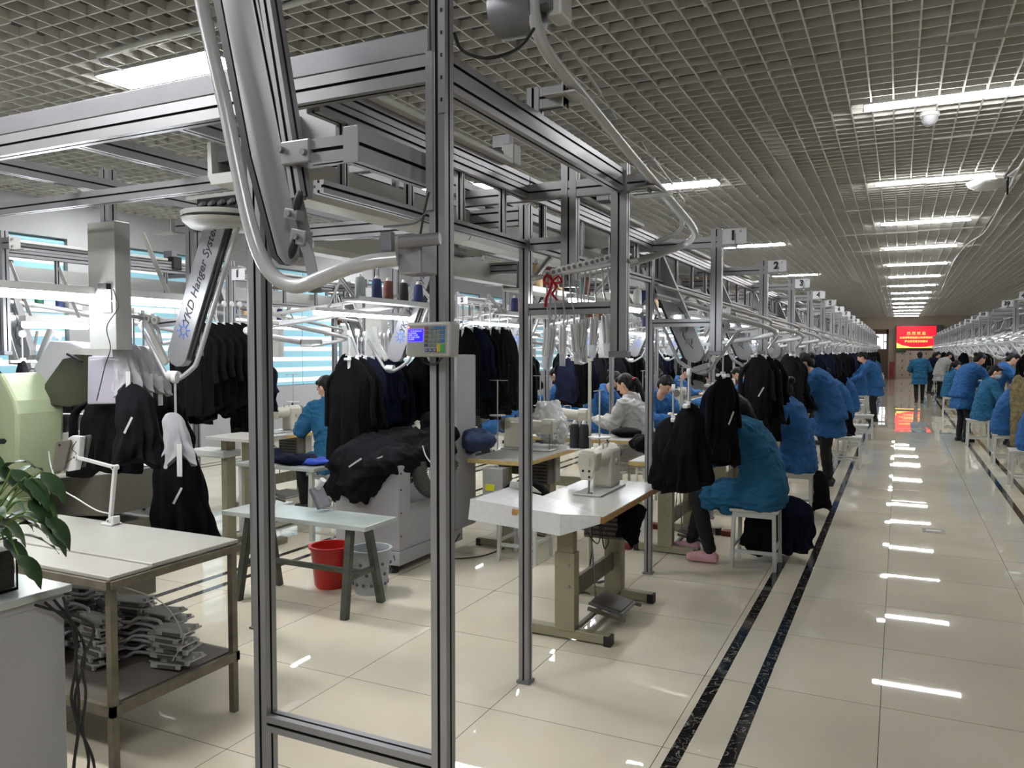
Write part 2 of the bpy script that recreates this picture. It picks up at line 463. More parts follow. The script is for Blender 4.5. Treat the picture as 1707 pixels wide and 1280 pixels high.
struct('wall_end', MB().lim((XL - .3, Y1, 0), (XR + .2, Y1 + .2, 3.95)), 'beige_wall')
# doorway with bright window at the far left of the end wall
dx0, dx1 = W(1455, 590, Y=Y1).x, W(1481, 590, Y=Y1).x
zt_ = W(1468, 549, Y=Y1).z
d = struct('door_1', MB().lim((dx0, Y1 - .08, 0), (dx0 + .12, Y1 - .001, zt_)).lim((dx1 - .12, Y1 - .08, 0), (dx1, Y1 - .001, zt_)).lim((dx0 - 1.2, Y1 - .08, zt_ - .28), (dx1, Y1 - .001, zt_)).lim((dx0, Y1 - .05, 0), (dx1, Y1 - .001, 1.75)), 'brown_wood')
zp0, zp1 = W(1470, 583, Y=Y1).z, W(1470, 556, Y=Y1).z
MB().lim((dx0 + .12, Y1 - .03, zp0), ((dx0 + dx1) / 2 + .12, Y1 - .01, zp1)).lim(((dx0 + dx1) / 2 + .17, Y1 - .03, zp0), (dx1 - .12, Y1 - .01, (zp0 + zp1) / 2 - .04)).lim(((dx0 + dx1) / 2 + .17, Y1 - .03, (zp0 + zp1) / 2 + .04), (dx1 - .12, Y1 - .01, zp1)).build('door_window', 'daylight', d)
# ceiling: open-cell grid of thin blades under a dark slab
struct('ceiling', MB().lim((XL - .3, Y0 - .2, 3.95), (XR + .2, Y1 + .2, 4.05)), mat('slab', '55524f', .9, 0, .15, 1.2))
mb = MB(); CELL = .16
rr = random.Random(3)
nx = int((XR - XL) / CELL); ny = int((Y1 - Y0) / CELL)
# sub-panels of 8x8 cells hang a touch unevenly
PN = 8
def dz(i, j): return .010 * math.sin(i * 12.9898 + j * 78.233) + .007 * math.sin(i * 3.1 - j * 5.7)
for i in range(nx + 1):
    x = XL + i * CELL
    for j in range(0, ny, PN):
        z = ZC + dz(i // PN, j // PN)
        y = Y0 + j * CELL; y2 = min(Y1, y + PN * CELL)
        mb.lim((x - .0055, y, z), (x + .0055, y2, z + .055))
for j in range(ny + 1):
    y = Y0 + j * CELL
    for i in range(0, nx, PN):
        z = ZC + dz(i // PN, j // PN)
        x = XL + i * CELL; x2 = min(XR, x + PN * CELL)
        mb.lim((x, y - .0055, z + .001), (x2, y + .0055, z + .056))
mat('grid_paint', 'c9c6bf', .6, 0, .03, 2)
o = mb.build('ceiling_grid', 'grid_paint'); o['kind'] = 'structure'; o.name = 'trim_%d' % k; k += 1
o['label'] = 'open-cell grid ceiling of thin grey blades'
# ducts above the grid catch a little light
# ---------------------------------------------------------------- ceiling lights
def batten_proto(name, label, L, Wd, H):
    t = thing(name, label, 'light')
    MB().lim((-L / 2, -Wd / 2, .0), (L / 2, Wd / 2, .02)).lim((-L / 2 - .012, -Wd / 2, -H), (-L / 2, Wd / 2, .02)).lim((L / 2, -Wd / 2, -H), (L / 2 + .012, Wd / 2, .02)).build('lamp_housing', 'white_plastic', t)
    MB().lim((-L / 2, -Wd / 2 + .004, -H), (L / 2, Wd / 2 - .004, -.001)).build('diffuser', 'led', t, bevel=.008)
    return Proto(t)
bt = batten_proto('ceiling_batten_light', 'x', 1.2, .092, .03)
ords = ['nearest', 'second nearest', 'third nearest', 'fourth nearest', 'fifth nearest', 'sixth nearest', 'seventh nearest']
for i in range(14):
    y = 7.1 + 3.28 * i
    lab = ('long white batten light on the grid over the main aisle, %s of the row' % ords[i]) if i < 7 else 'small far batten light on the grid over the main aisle'
    bt.place((.31, y, ZC - .02), 0, lab, 'batten lights over the main aisle', scale=(1, 1, 1))
# a second row over the right line and panel lights elsewhere
for i, (x, y) in enumerate([(4.9, 9.0), (4.9, 15.6), (4.9, 22.2), (4.9, 28.7), (4.9, 35.), (4.9, 42.)]):
    bt.place((x, y, ZC - .02), 0, 'far batten light over the right-hand sewing line', 'batten lights over the right line')
pl = W(160, 132, Z=ZC - .02); pr = W(378, 97, Z=ZC - .02)
t = thing('ceiling_panel_light', 'large flat white panel light set in the grid above the left frame', 'light')
MB().lim((-.56, -.155, -.004), (.56, .155, .03)).build('lamp_housing', 'white_plastic', t)
MB().lim((-.545, -.14, -.012), (.545, .14, -.004)).build('diffuser', 'led_panel', t)
pan = Proto(t)
pc = (W(160, 132, Z=ZC - .02) + W(378, 108, Z=ZC - .02)) / 2
pan.place((pc.x + .05, pc.y + .02, ZC - .01), 0, 'large flat white panel light set in the grid above the left frame')
for i, (x, y) in enumerate([(-4.75, 8.5), (-4.75, 12.5), (-4.75, 17.0), (-4.75, 22.0), (-4.75, 28.), (-2.5, 9.5), (-2.5, 15.5), (-2.5, 22.), (-8.6, 7.), (-8.6, 13.), (.3, -.6), (-4.75, -.4),(-3.2,1.2)]):
    pan.place((x, y, ZC - .01), 0, 'flat white panel light in the grid ceiling behind the rail frames', 'panel lights over the sewing lines')
# ================================================================ overhead hanging line: prototypes
# local frame: origin on the line's centre at a bay, +x towards the workers' side; rz = pi serves the other side
def side_post():
    t = thing('rail_post', 'x', 'post')
    mb = MB(); mb.prof((.87, 0, .012), (.87, 0, 2.33), .05, .05); mb.build('post_profile', PM, t)
    MB().lim((.835, -.035, 0), (.905, .035, .014)).build('foot_plate', 'grey_steel', t, bevel=.003)
    return Proto(t)
def drop_post():
    t = thing('drop_post', 'x', 'post')
    MB().prof((1.345, 0, 1.63), (1.345, 0, 2.475), .05, .075, 1, 1, up=(1, 0, 0)).build('post_profile', PM, t)
    MB().lim((1.30, -.03, 1.60), (1.39, .03, 1.63)).build('end_cap', 'grey_steel', t, bevel=.004)
    return Proto(t)
def sign(num, far=False):
    t = thing('station_sign', 'x', 'sign')
    MB().lim((0, -.003, -.105), (.165, .003, 0)).build('plate', 'sign_white', t, bevel=.002)
    text_part('numeral', num, .088, 'ink', t, (.075, -.0045, -.05), (PI / 2, 0, 0), bold=.005)
    if not far: text_part('numeral', '°', .045, 'ink', t, (.125, -.0045, -.035), (PI / 2, 0, 0))
    return t
def outrigger():
    t = thing('outrigger_beam', 'x', 'beam')
    MB().prof((.5, 0, 2.385), (1.47, 0, 2.385), .045, .075).build('beam_profile', PM, t)
    mb = MB(); mb.lim((1.47, -.03, 2.34), (1.476, .05, 2.43)); mb.lim((1.40, .02, 2.335), (1.56, .10, 2.341)); mb.build('bracket', 'pale_steel', t)
    for q in ((1.477, -.01, 2.36), (1.477, -.01, 2.41)):
        MB().cyl(q, (q[0] + .008, q[1], q[2]), .008, 8).build('bolt', 'grey_steel', t)
    return Proto(t)
def low_rail():
    t = thing('brace_rail', 'x', 'beam')
    MB().prof((.895, 0, 1.83), (1.305, 0, 1.83), .045, .055).build('beam_profile', PM, t)
    return Proto(t)
def cross_beam():
    t = thing('cross_beam', 'x', 'beam')
    MB().prof((-.84, 0, 2.28), (.84, 0, 2.28), .045, .09, 1, 2).build('beam_profile', PM, t)
    return Proto(t)
def ladder():
    t = thing('ladder_track', 'x', 'rail'); L = P
    mb = MB(); mb.prof((.87, 0, 2.44), (.87, L, 2.44), .05, .05, 1, 1); mb.prof((.87, 0, 2.385), (.87, L, 2.385), .05, .05); mb.build('top_rail', PM, t)
    MB().lim((.83, .25, 2.466), (.93, L - .35, 2.49)).build('rail_cover', 'white_paint', t, bevel=.005)
    for k in range(4):
        y = .2 + k * P / 4
        MB().prof((.87, y, 2.155), (.87, y, 2.36), .03, .03).build('rung', PM, t)
    MB().prof((.87, 0.03, 2.14), (.87, L - .03, 2.14), .04, .04).build('lower_rail', PM, t)
    return Proto(t)
def trunk():
    t = thing('conveyor_trunk', 'x', 'conveyor'); L = P
    mb = MB(); mb.prof((.5, 0, 2.44), (.5, L, 2.44), .06, .08, 1, 1); mb.build('cap_profile', PM, t)
    mb = MB()
    mb.prism([(-.06, 0), (.06, 0), (.075, .03), (.075, .14), (.06, .14), (.055, .035), (-.055, .035), (-.06, .14), (-.075, .14), (-.075, .03)], L, (.5, L, 2.18), (1, 0, 0), (0, 0, 1))
    mb.build('trough', 'white_paint', t)
    MB().lim((.47, 0, 2.25), (.53, L, 2.29)).build('chain', 'black_metal', t)
    for y in (.3, 1.35):
        MB().lim((.49, y, 2.29), (.51, y + .04, 2.40)).build('hanger_strap', 'grey_steel', t)
        MB().cyl((.42, y + .15, 2.37), (.42, y + .35, 2.37), .016, 8).build('air_cylinder', 'pale_steel', t)
    return Proto(t)
def tube_light():
    t = thing('tube_light', 'x', 'light')
    MB().lim((-.02, -.6, .012), (.02, .6, .035)).build('lamp_housing', 'white_plastic', t)
    MB().cyl((0, -.59, 0), (0, .59, 0), .013, 10).build('tube', 'tube_led', t, smooth=True)
    for y in (-.45, .45): MB().bar((0, y, .034), (-.125, y, .255), .018, .006, up=(0, 1, 0)).build('hanging_strut', 'pale_steel', t)
    return Proto(t)
def shelf():
    t = thing('thread_shelf', 'x', 'shelf')
    MB().lim((-.07, -.6, 0), (.07, .6, .012)).lim((-.07, -.6, .012), (-.064, .6, .03)).lim((.064, -.6, .012), (.07, .6, .03)).build('tray', 'white_paint', t)
    for y in (-.5, .5): MB().prof((0.02, y, .012), (.18, y, .19), .025, .025).build('hanging_strut', 'pale_steel', t)
    return Proto(t)
def cone(m):
    t = thing('thread_cone', 'x', 'thread')
    MB().lathe([(.012, 0), (.034, .002), (.036, .01), (.033, .12), (.028, .145), (.012, .15)], n=14).build('thread', m, t, smooth=True)
    MB().lathe([(.016, .15), (.010, .17), (.004, .171)], n=10).build('spool_tip', 'white_plastic', t, smooth=True)
    return Proto(t)
def outlet_column():
    pass
ARM_A, ARM_B = V((.80, .30, 2.36)), V((1.15, .30, 1.56))
def arm(text):
    t = thing('lift_arm', 'x', 'conveyor arm')
    a = (ARM_B - ARM_A).normalized(); n = V((a.z, 0, -a.x)); n = -n if n.x < 0 else n   # n points outwards (+x)
    L = (ARM_B - ARM_A).length
    mb = MB(); w = .075
    out = [(0, -w), (0, w), (L - .05, w), (L - .015, w * .8), (L + .01, w * .3), (L + .01, -w * .3), (L - .015, -w * .8), (L - .05, -w)]
    mb.prism(out, .05, ARM_A + V((0, .025, 0)), a, n) if a.cross(n).y < 0 else mb.prism(out, .05, ARM_A + V((0, -.025, 0)), a, n)
    mb.build('arm_plate', 'aluminium', t, bevel=.003)
    c = ARM_A - n * (w + .013)
    MB().bar(c, c + a * (L - .06), .02, .016, up=n).build('belt', 'black_rubber', t)
    c2 = ARM_A - n * (w + .06)
    bot = V((1.18, .30, 1.475))
    pts = [c2 - a * .15, c2 + a * (L * .5), c2 + a * (L - .10), c2 + a * (L - .02) + n * .02, bot - n * .02, bot + V((.05, 0, .01)), V((1.29, .30, 1.56)), V((1.39, .30, 1.70)), V((1.45, .30, 1.78))]
    MB().tube(smoothpath(pts, 5), .0135, 8).build('guide_tube', 'white_tube', t, smooth=True)
    pts = [V((1.17, .39, 1.66)), V((1.30, .39, 1.80)), V((1.40, .39, 1.92))]
    MB().bar(V((1.19, .34, 1.56)), V((1.37, .34, 1.83)), .02, .035).build('pusher_rail', 'pale_steel', t)
    MB().tube([bot + V((-.03, .0, .015)), bot + V((.04, 0, .015))], .028, 12).build('roller', 'white_plastic', t, smooth=True)
    if text:
        rz = math.atan2(-a.z, -a.x)      # text runs up the plate, read from the +y side
        for (s, off, nm) in ((text, .34, 'lettering'),):
            me = text_mesh(s, .072, .0006, .0004, .25)
            me.materials.clear(); me.materials.append(M['ink'])
            o = bpy.data.objects.new(nm, me); COL.objects.link(o); o.parent = t
            up = -n; rt = -a                                   # text right = up the arm, seen from +y
            # for a +y facing reader right is -x; build basis
            R = Matrix((rt, rt.cross(V((0, 1, 0))) * -1, V((0, 1, 0)))).transposed()
            R.col[1] = V((0, 1, 0)).cross(rt)
            o.matrix_basis = Matrix.Translation(ARM_A + a * off + n * .0 + V((0, .0262, 0))) @ R.to_4x4()
        mb = MB(); cc = ARM_A + a * (L - .20) + V((0, .0275, 0))
        ring = []
        N = 24
        for i in range(N):
            t0, t1 = 2 * PI * i / N, 2 * PI * (i + 1) / N
            e = lambda r, q: cc + a * (r * math.cos(q)) + n * (r * math.sin(q))
            mb.add([e(.020, t0), e(.026, t0), e(.026, t1), e(.020, t1)], [(0, 1, 2, 3)])
        for i in range(8):
            q = 2 * PI * (i + .5) / 8; mb.bar(e(.025, q), e(.043, q), .006, .001, up=(0, 1, 0))
            mb.add([e(.047, q) + a * .006 * math.cos(k) + n * .006 * math.sin(k) for k in (0, 1.57, 3.14, 4.71)], [(0, 1, 2, 3)])
        mb.build('emblem', 'logo_blue', t)
    else:
        for k, (off, dy) in enumerate(((.62, -.03), (.72, -.03))):
            q = ARM_A + a * off + V((0, dy, 0))
            MB().box(q, (.05, .02, .04)).build('sensor', 'grey_steel', t)
        MB().tube(smoothpath([ARM_A + a * .45 + V((0, -.03, 0)) + n * .03, ARM_A + a * .58 + V((0, -.035, 0)) + n * .05, ARM_A + a * .66 + V((0, -.035, 0)) - n * .02, ARM_A + a * .78 + V((0, -.035, 0)) + n * .01], 5), .003, 6).build('cable', 'black_rubber', t)
        MB().box(bot + V((0, 0, .03)), (.11, .075, .045), R=Matrix.Rotation(-.3, 3, 'Y')).build('foot_block', 'pale_steel', t, bevel=.005)
    return Proto(t)
LOOP = [(.9, .02, 2.03), (1.08, .45, 1.975), (1.28, .85, 1.90), (1.47, 1.12, 1.84), (1.55, 1.33, 1.80), (1.52, 1.52, 1.775), (1.38, 1.62, 1.75), (1.20, 1.60, 1.72), (1.02, 1.55, 1.69)]
def loop():
    t = thing('loop_rail', 'x', 'rail')
    MB().tube(smoothpath(LOOP, 6), .021, 8).build('outer_tube', 'white_tube', t, smooth=True)
    ins = [V(p) for p in LOOP]; c = V((1.05, 1.1, 1.8))
    p2 = [p + (c - p).normalized() * .04 + V((0, 0, .085)) for p in ins[0:8]]
    MB().tube(smoothpath(p2, 6), .015, 6).build('inner_tube', 'pale_steel', t, smooth=True)
    for q in (ins[2], ins[6]):
        MB().box(q + V((-.03, 0, .03)), (.07, .012, .10)).build('rail_bracket', 'pale_steel', t)
    for q in (ins[0], ins[8]):
        MB().box((q + V((.87, q.y, q.z))) / 2, (abs(q.x - .87) + .03, .02, .03)).build('rail_bracket', 'pale_steel', t)
    return Proto(t)
def hanger():
    """roller + rod + clip; origin at the rail"""
    t = thing('garment_hanger', 'x', 'hanger')
    R = Matrix.Rotation(PI / 2, 3, 'Y')
    MB().lathe([(.004, -.01), (.026, -.01), (.026, .01), (.004, .01)], (0, 0, .012), 14, R).build('roller', 'white_plastic', t, smooth=True)
    MB().tube([(.0, 0, 0), (.0, 0, -.12), (0, 0, -.17)], .006, 6).build('rod', 'white_tube', t)
    mb = MB(); mb.lim((-.012, -.02, -.27), (.012, .02, -.16)); mb.lim((-.016, -.09, -.195), (.016, .09, -.175)); mb.build('clip', 'white_plastic', t, bevel=.003)
    return Proto(t)
def garment_mesh(L, w0, w1, dpt, seed, m='cloth_black', lobes=2, hem=.03, reflect=0):
    """a clipped garment hanging under its own weight"""
    rg = random.Random(seed); n = 60; k = 30; rings = []
    ph = [rg.random() * 6.28 for _ in range(6)]; off = rg.random() * 50
    for i in range(k + 1):
        t = i / k; z = -L * t
        sh = min(1, (t / .16)) ** .55
        w = (.02 + (w0 - .02) * sh + (w1 - w0) * t) * (1 - .0 * t); d = .018 + (dpt - .018) * min(1, t * 3) * (.85 + .3 * t)
        cx = .018 * math.sin(3 * t + ph[0]); ring = []
        for j in range(n):
            a = 2 * PI * j / n
            f = 1 + t * (.15 * math.sin(4 * a + ph[1] + 1.5 * t) + .13 * math.sin(9 * a + ph[2] - 2 * t) + .09 * math.sin(15 * a + ph[3] + 2.5 * t))
            nn = .05 * noise.noise(V((math.cos(a) * 2.2 + off, math.sin(a) * 2.2, t * 4.2)))
            r = f + nn * 8 * t
            zz = z - (hem * math.sin(2 * a + ph[4]) + .6 * hem * math.sin(3 * a + ph[5])) * t * t
            ring.append(V((math.cos(a) * w * r + cx, math.sin(a) * d * r, zz)))
        rings.append(ring)
    mb = MB(); mb.loft(rings)
    return mb
def garment(name, L, w0, w1, dpt, seed, m, lab, strip=False, cat='garment', arms=True):
    t = thing(name, lab, cat)
    garment_mesh(L, w0, w1, dpt, seed).build('body_cloth', m, t, smooth=True)
    rg = random.Random(seed + 5)
    # sleeves / legs hanging beside the body
    for s in (-1, 1):
        if rg.random() < .25 or not arms: continue
        h = L * rg.uniform(.6, .85)
        pts = [(s * w0 * .55, 0, -L * .10), (s * (w0 + .035), .01 * s, -L * .25), (s * (w0 + .045), -.02, -L * .5), (s * (w0 + .05 + .02 * rg.random()), .0, -h)]
        MB().tube(smoothpath(pts, 4), [.02, .024, .028, .031, .034, .035, .036, .036, .036, .037, .038, .04, .04], 10, flat=.6).build('sleeve', m, t, smooth=True)
    if strip:
        MB().box((w0 * .35, -dpt - .022, -L * .5), (.012, .003, .10), R=Matrix.Rotation(.5, 3, 'Y')).build('reflective_strip', 'reflective', t)
    return Proto(t)
P_POST, P_DROP, P_OUT, P_LOW, P_CROSS, P_LAD, P_TRK = side_post(), drop_post(), outrigger(), low_rail(), cross_beam(), ladder(), trunk()
P_TUBE, P_SHELF = tube_light(), shelf()
P_ARMT, P_ARM, P_LOOP, P_HANG = arm('YKD Hanger System'), arm(None), loop(), hanger()
CONES = [cone(c) for c in ('thread_black', 'thread_navy', 'thread_white', 'thread_grey', 'thread_green', 'thread_tan', 'thread_brown')]
CN = ['black', 'navy blue', 'white', 'grey', 'green', 'tan', 'brown']
GARM = [garment('hanging_jacket', .60, .10, .15, .07, 1, 'cloth_black', 'x', True),
        garment('hanging_jacket', .66, .11, .16, .08, 2, 'cloth_black', 'x'),
        garment('hanging_jacket', .56, .12, .17, .07, 3, 'cloth_navy', 'x'),
        garment('hanging_jacket', .70, .10, .13, .08, 4, 'cloth_charcoal', 'x', True),
        garment('hanging_jacket', .62, .09, .18, .09, 6, 'cloth_black', 'x')]
GN = ['black', 'black', 'navy', 'charcoal', 'black']
# ---------------------------------------------------------------- placing the lines
SIDE = {1: 'main-aisle side', -1: 'far side'}
ORD = ['first', 'second', 'third', 'fourth', 'fifth', 'sixth', 'seventh', 'eighth', 'ninth', 'tenth', 'eleventh', 'twelfth', 'thirteenth', 'fourteenth']
def where(line, s, n):
    """a findable name of a bay"""
    if line == 'A' and s > 0: return ('by the frame posts before sign 1' if n == 0 else 'at sign %d beside the main aisle' % n) if n < 7 else None
    if line == 'A': return ['behind the front frame on the left', 'behind the ironing cabinet', 'far behind the ironing cabinet', 'deep on the inner side'][n] if n < 4 else None
    if line == 'B': return ['at the left picture edge', 'at the left hanging sign 1', 'at the left hanging sign 2', 'on the line by the windows'][n] if n < 4 else None
    if line == 'R' and n < 3: return ['at sign 39 right of the aisle', 'between signs 39 and 38', 'at sign 38 right of the aisle'][n]
    return None
def lab(base, line, s, n, far):
    w = where(line, s, n)
    return (base + ' ' + w) if w else far
def station(line, cx, s, n, y, opts):
    rz = 0 if s > 0 else PI
    L = (cx, y, 0); side = {'A1': 'left of the main aisle', 'A-1': 'on the inner line', 'B1': 'on the line by the windows', 'B-1': 'on the line by the windows', 'R-1': 'right of the main aisle', 'R1': 'right of the main aisle'}['%s%d' % (line, s)]
    g = side
    def T(lx, ly, lz): return V((cx + s * lx, y + s * ly, lz))
    far = 'far '
    if 'post' in opts: P_POST.place(L, rz, lab('slotted aluminium floor post', line, s, n, 'far aluminium floor post ' + g), 'aluminium floor posts ' + g)
    if 'drop' in opts: P_DROP.place(L, rz, lab('short aluminium post hanging from the overhead rail', line, s, n, 'far short hanging aluminium post ' + g), 'hanging posts ' + g)
    if 'out' in opts: P_OUT.place(L, rz, lab('short overhead cross arm with plate bracket', line, s, n, 'far short overhead cross arm ' + g), 'overhead cross arms ' + g)
    if 'low' in opts: P_LOW.place(L, rz, lab('short aluminium brace at head height', line, s, n, 'far short aluminium brace ' + g), 'head height braces ' + g)
    if 'lad' in opts: P_LAD.place((cx, y, 0) if s > 0 else (cx, y + P, 0), rz, lab('ladder-like overhead rail section with rungs', line, s, n, 'far ladder-like overhead rail section ' + g), 'ladder rails ' + g)
    if 'trk' in opts: P_TRK.place((cx, y, 0) if s > 0 else (cx, y + P, 0), rz, lab('white conveyor trough under the overhead rail', line, s, n, 'far white conveyor trough ' + g), 'conveyor troughs ' + g)
    if 'tube' in opts: P_TUBE.place(T(1.0, .85, 1.885), rz, lab('bright white tube light', line, s, n, 'far bright white tube light ' + g), 'tube lights ' + g)
    if 'arm' in opts: (P_ARMT if s < 0 and line != 'R' else P_ARM).place(L, rz, lab('sloping aluminium lift arm with bent white tube', line, s, n, 'far sloping lift arm ' + g), 'lift arms ' + g)
    if 'loop' in opts: P_LOOP.place(L, rz, lab('bent white loop rail swinging out', line, s, n, 'far bent white loop rail ' + g), 'loop rails ' + g)
    if 'shelf' in opts:
        P_SHELF.place(T(.66, .9, 1.95), rz, lab('narrow white thread shelf', line, s, n, 'far narrow white thread shelf ' + g), 'thread shelves ' + g)
        rg = random.Random(n * 7 + s + ord(line))
        for k in range(7):
            c = rg.choice([0, 0, 1, 1, 2, 3, 4, 5, 6])
            if rg.random() < .85:
                w = where(line, s, n) or ('far away ' + g)
                CONES[c].place(T(.66 + rg.uniform(-.02, .02), .38 + k * .17, 1.963), 0, '%s thread cone on the white shelf %s' % (CN[c], w), 'thread cones on shelves ' + g)
    if 'garm' in opts:
        rg = random.Random(n * 13 + s * 3 + ord(line))
        dens = opts['garm']
        for k in range(dens):
            ly = -.42 + k * (1.05 / max(1, dens)) + rg.uniform(-.03, .03)
            zz = 1.77 - .06 * k / dens
            p = T(1.37 + rg.uniform(-.03, .05), ly, zz)
            P_HANG.place(p, rz + rg.uniform(-.5, .5), lab('white roller hanger holding a dark jacket', line, s, n, 'far white roller hanger ' + g), 'roller hangers ' + g)
            gi = rg.randrange(5)
            GARM[gi].place(p + V((0, 0, -.17)), rz + rg.uniform(-.4, .4) + (PI if rg.random() < .5 else 0), lab('%s jacket hanging from a white roller hanger' % GN[gi], line, s, n, 'far %s jacket hanging ' % GN[gi] + g), 'hanging jackets ' + g, scale=rg.uniform(.88, 1.05))
ALL = dict(post=1, drop=1, out=1, low=1, lad=1, trk=1, tube=1, arm=1, loop=1, shelf=1, garm=3)
def opt(*drop, **kw):
    d = dict(ALL); d.update(kw)
    for k in drop: d.pop(k, None)
    return d
for n in range(0, 22):
    d = opt('shelf') if n > 5 else opt()
    if n == 0: d = opt('arm', 'loop', 'garm')
    if n > 12: d = opt('shelf', 'low', 'trk', garm=2)
    if n == 0: d['garm'] = 0
    if n in (1,): d['garm'] = 0
    if n == 0: d.pop('garm')
    if n == 1: d.pop('garm')
    station('A', LN1, 1, n, BAY(n), d)
for n in range(0, 12):
    d = opt('low', 'lad', garm=4) if n < 5 else opt('shelf', 'low', 'lad', garm=3)
    if n == 0: d = opt('low', 'lad', 'garm', 'tube', 'shelf', 'loop')
    station('A', LN1, -1, n, BAY(n), d)
for n in range(0, 14):
    if n < 9: P_CROSS.place((LN1, BAY(n), 0), 0, 'dark slotted beam across the overhead frame %s' % ('between signs' if 0 else where('A', 1, n) or 'far along the line'), 'cross beams of the inner line')
for n in range(0, 9):
    d = opt('low', garm=4) if n < 5 else opt('shelf', 'low', 'post', garm=3)
    station('B', LN2, 1, n, BAY(n), d)
for n in range(-1, 17):
    d = opt('shelf', 'trk', garm=1 if n % 3 == 2 else 0)
    if n == 1: d.pop('drop')
    station('R', LNR, -1, n if n >= 0 else 0, 15.6 + P * n, d)
# number signs
for n in range(1, 17):
    t = sign(str(n), n > 3)
    tag(t, 'white hanging number sign reading %d over the left stations' % n, 'sign', 'number signs left of the main aisle'); t.location = (LN1 + 1.383, BAY(n) - .02, 2.47)
for n, k in ((1, 0), (2, 1), (3, 2)):
    t = sign(str(n), 1); tag(t, 'white number sign reading %d on the line near the windows' % n, 'sign', 'number signs by the window line'); t.location = (LN2 + 1.383, BAY(n) - .02, 2.40)
for num, k in ((40, -1), (39, 0), (38, 2), (37, 3), (36, 4), (35, 5), (34, 6), (33, 7), (32, 8), (31, 9), (30, 10), (29, 11), (28, 12)):
    t = sign(str(num), 1); tag(t, 'white number sign reading %d over the right-hand stations' % num, 'sign', 'number signs right of the main aisle'); t.location = (LNR - 1.383 - .165, 15.6 + P * k - .02, 2.47)
# ================================================================ near frame and rails
FY = 1.924
def single(name, label, cat, mb, mats, bevel=0, smooth=False, group=None):
    return tag(mb.build(name, mats, None, smooth, bevel), label, cat, group)
t = thing('rail_post', 'tall slotted aluminium post carrying the keypad controller, nearest the camera', 'post')
MB().prof((-1.155, FY, 0), (-1.155, FY, 3.6), .05, .05, 1, 1, up=(0, 1, 0)).build('post_profile', PM, t)
mb = MB(); mb.lim((-1.147, FY - .030, 2.28), (-1.125, FY - .024, 3.6)); mb.build('perforated_strip', 'aluminium', t)
mb = MB()
for k in range(22): mb.lim((-1.139, FY - .0315, 2.31 + k * .06), (-1.133, FY - .0295, 2.32 + k * .06))
mb.build('strip_hole', 'black_metal', t)
MB().lim((-1.185, FY - .034, 2.02), (-1.163, FY - .025, 2.45)).build('cable_duct', 'aluminium', t)
MB().tube([(-1.172, FY - .03, 2.45), (-1.175, FY - .032, 2.75), (-1.168, FY - .03, 3.6)], .004, 6).build('cable', 'black_rubber', t)
t = thing('rail_post', 'slotted aluminium post left of the keypad post, joined to it by a low rail', 'post')
MB().prof((-1.822, FY, 0), (-1.822, FY, 2.372), .05, .05, 1, 1, up=(0, 1, 0)).build('post_profile', PM, t)
t = thing('bottom_rail', 'low slotted rail between the two nearest posts', 'beam')
MB().prof((-1.797, FY, .44), (-1.18, FY, .44), .05, .05).build('rail_profile', PM, t)
t = thing('front_beam', 'long deep aluminium beam across the top left, nearest the camera', 'beam')
MB().prof((-1.18, FY, 2.41), (-5.2, FY, 2.41), .05, .075, 1, 1).build('slotted_profile', PM, t)
MB().lim((-5.2, FY - .027, 2.449), (-1.181, FY + .03, 2.515)).build('duct_cover', 'grey_steel', t, bevel=.003)
t = thing('rear_cross_beam', 'slotted beam running left behind the front beam', 'beam')
MB().prof((-1.95, 2.72, 2.40), (-5.4, 2.72, 2.40), .05, .065).build('beam_profile', PM, t)
P_LAD.place((LN1, 1.955, 0), 0, 'overhead side rail running back from the front beam, left of the keypad post', None, scale=(1, .72, 1))
P_TRK.place((LN1, 1.955, 0), 0, 'white conveyor trough starting behind the front beam near the keypad post', None, scale=(1, .72, 1))
for x, lb in ((-2.12, 'dark slotted beam running back under the ceiling at upper left, right one of a pair'), (-2.42, 'dark slotted beam running back under the ceiling at upper left, left one of a pair'), (-3.0, 'pale beam running back from the middle of the front beam'), (-3.75, 'slotted beam running back from the far left of the front beam')):
    t = thing('overhead_beam', lb, 'beam')
    MB().prof((x, 1.955, 2.49), (x, 5.6, 2.49), .05, .07).build('beam_profile', PM, t)
t = thing('overhead_beam', 'deep twin-slot beam running back from the keypad post towards the aisle side', 'beam')
MB().prof((-1.155, FY + .026, 2.40), (-1.155, 3.46, 2.40), .05, .10, 1, 2).build('beam_profile', PM, t)
t = thing('overhead_beam', 'short beam end facing the camera, bolted to the keypad post', 'beam')
MB().prof((-1.215, 1.60, 2.135), (-1.215, FY + .02, 2.135), .045, .085, 1, 1).build('beam_profile', PM, t)
MB().lim((-1.238, 1.594, 2.09), (-1.192, 1.60, 2.18)).build('end_cap', 'aluminium', t, bevel=.002)
t = thing('arm_bracket_beam', 'short cross bar joining the near sloping arm to the beam end', 'beam')
a, b_ = W(520, 256, Y=1.64), W(606, 243, Y=1.64)
MB().prof(a, V((-1.24, 1.64, a.z)), .04, .06).build('bar_profile', PM, t)
q = W(487, 252, Y=1.62); q2 = W(519, 256, Y=1.62)
MB().lim((q.x - .03, 1.61, q.z - .035), (q2.x, 1.68, q.z + .025)).build('clamp_block', 'aluminium', t, bevel=.004)
for u in ((470, 250), (508, 254)):
    p = W(u[0], u[1], Y=1.61); MB().cyl(p, p + V((0, -.012, 0)), .009, 8).build('bolt', 'grey_steel', t)
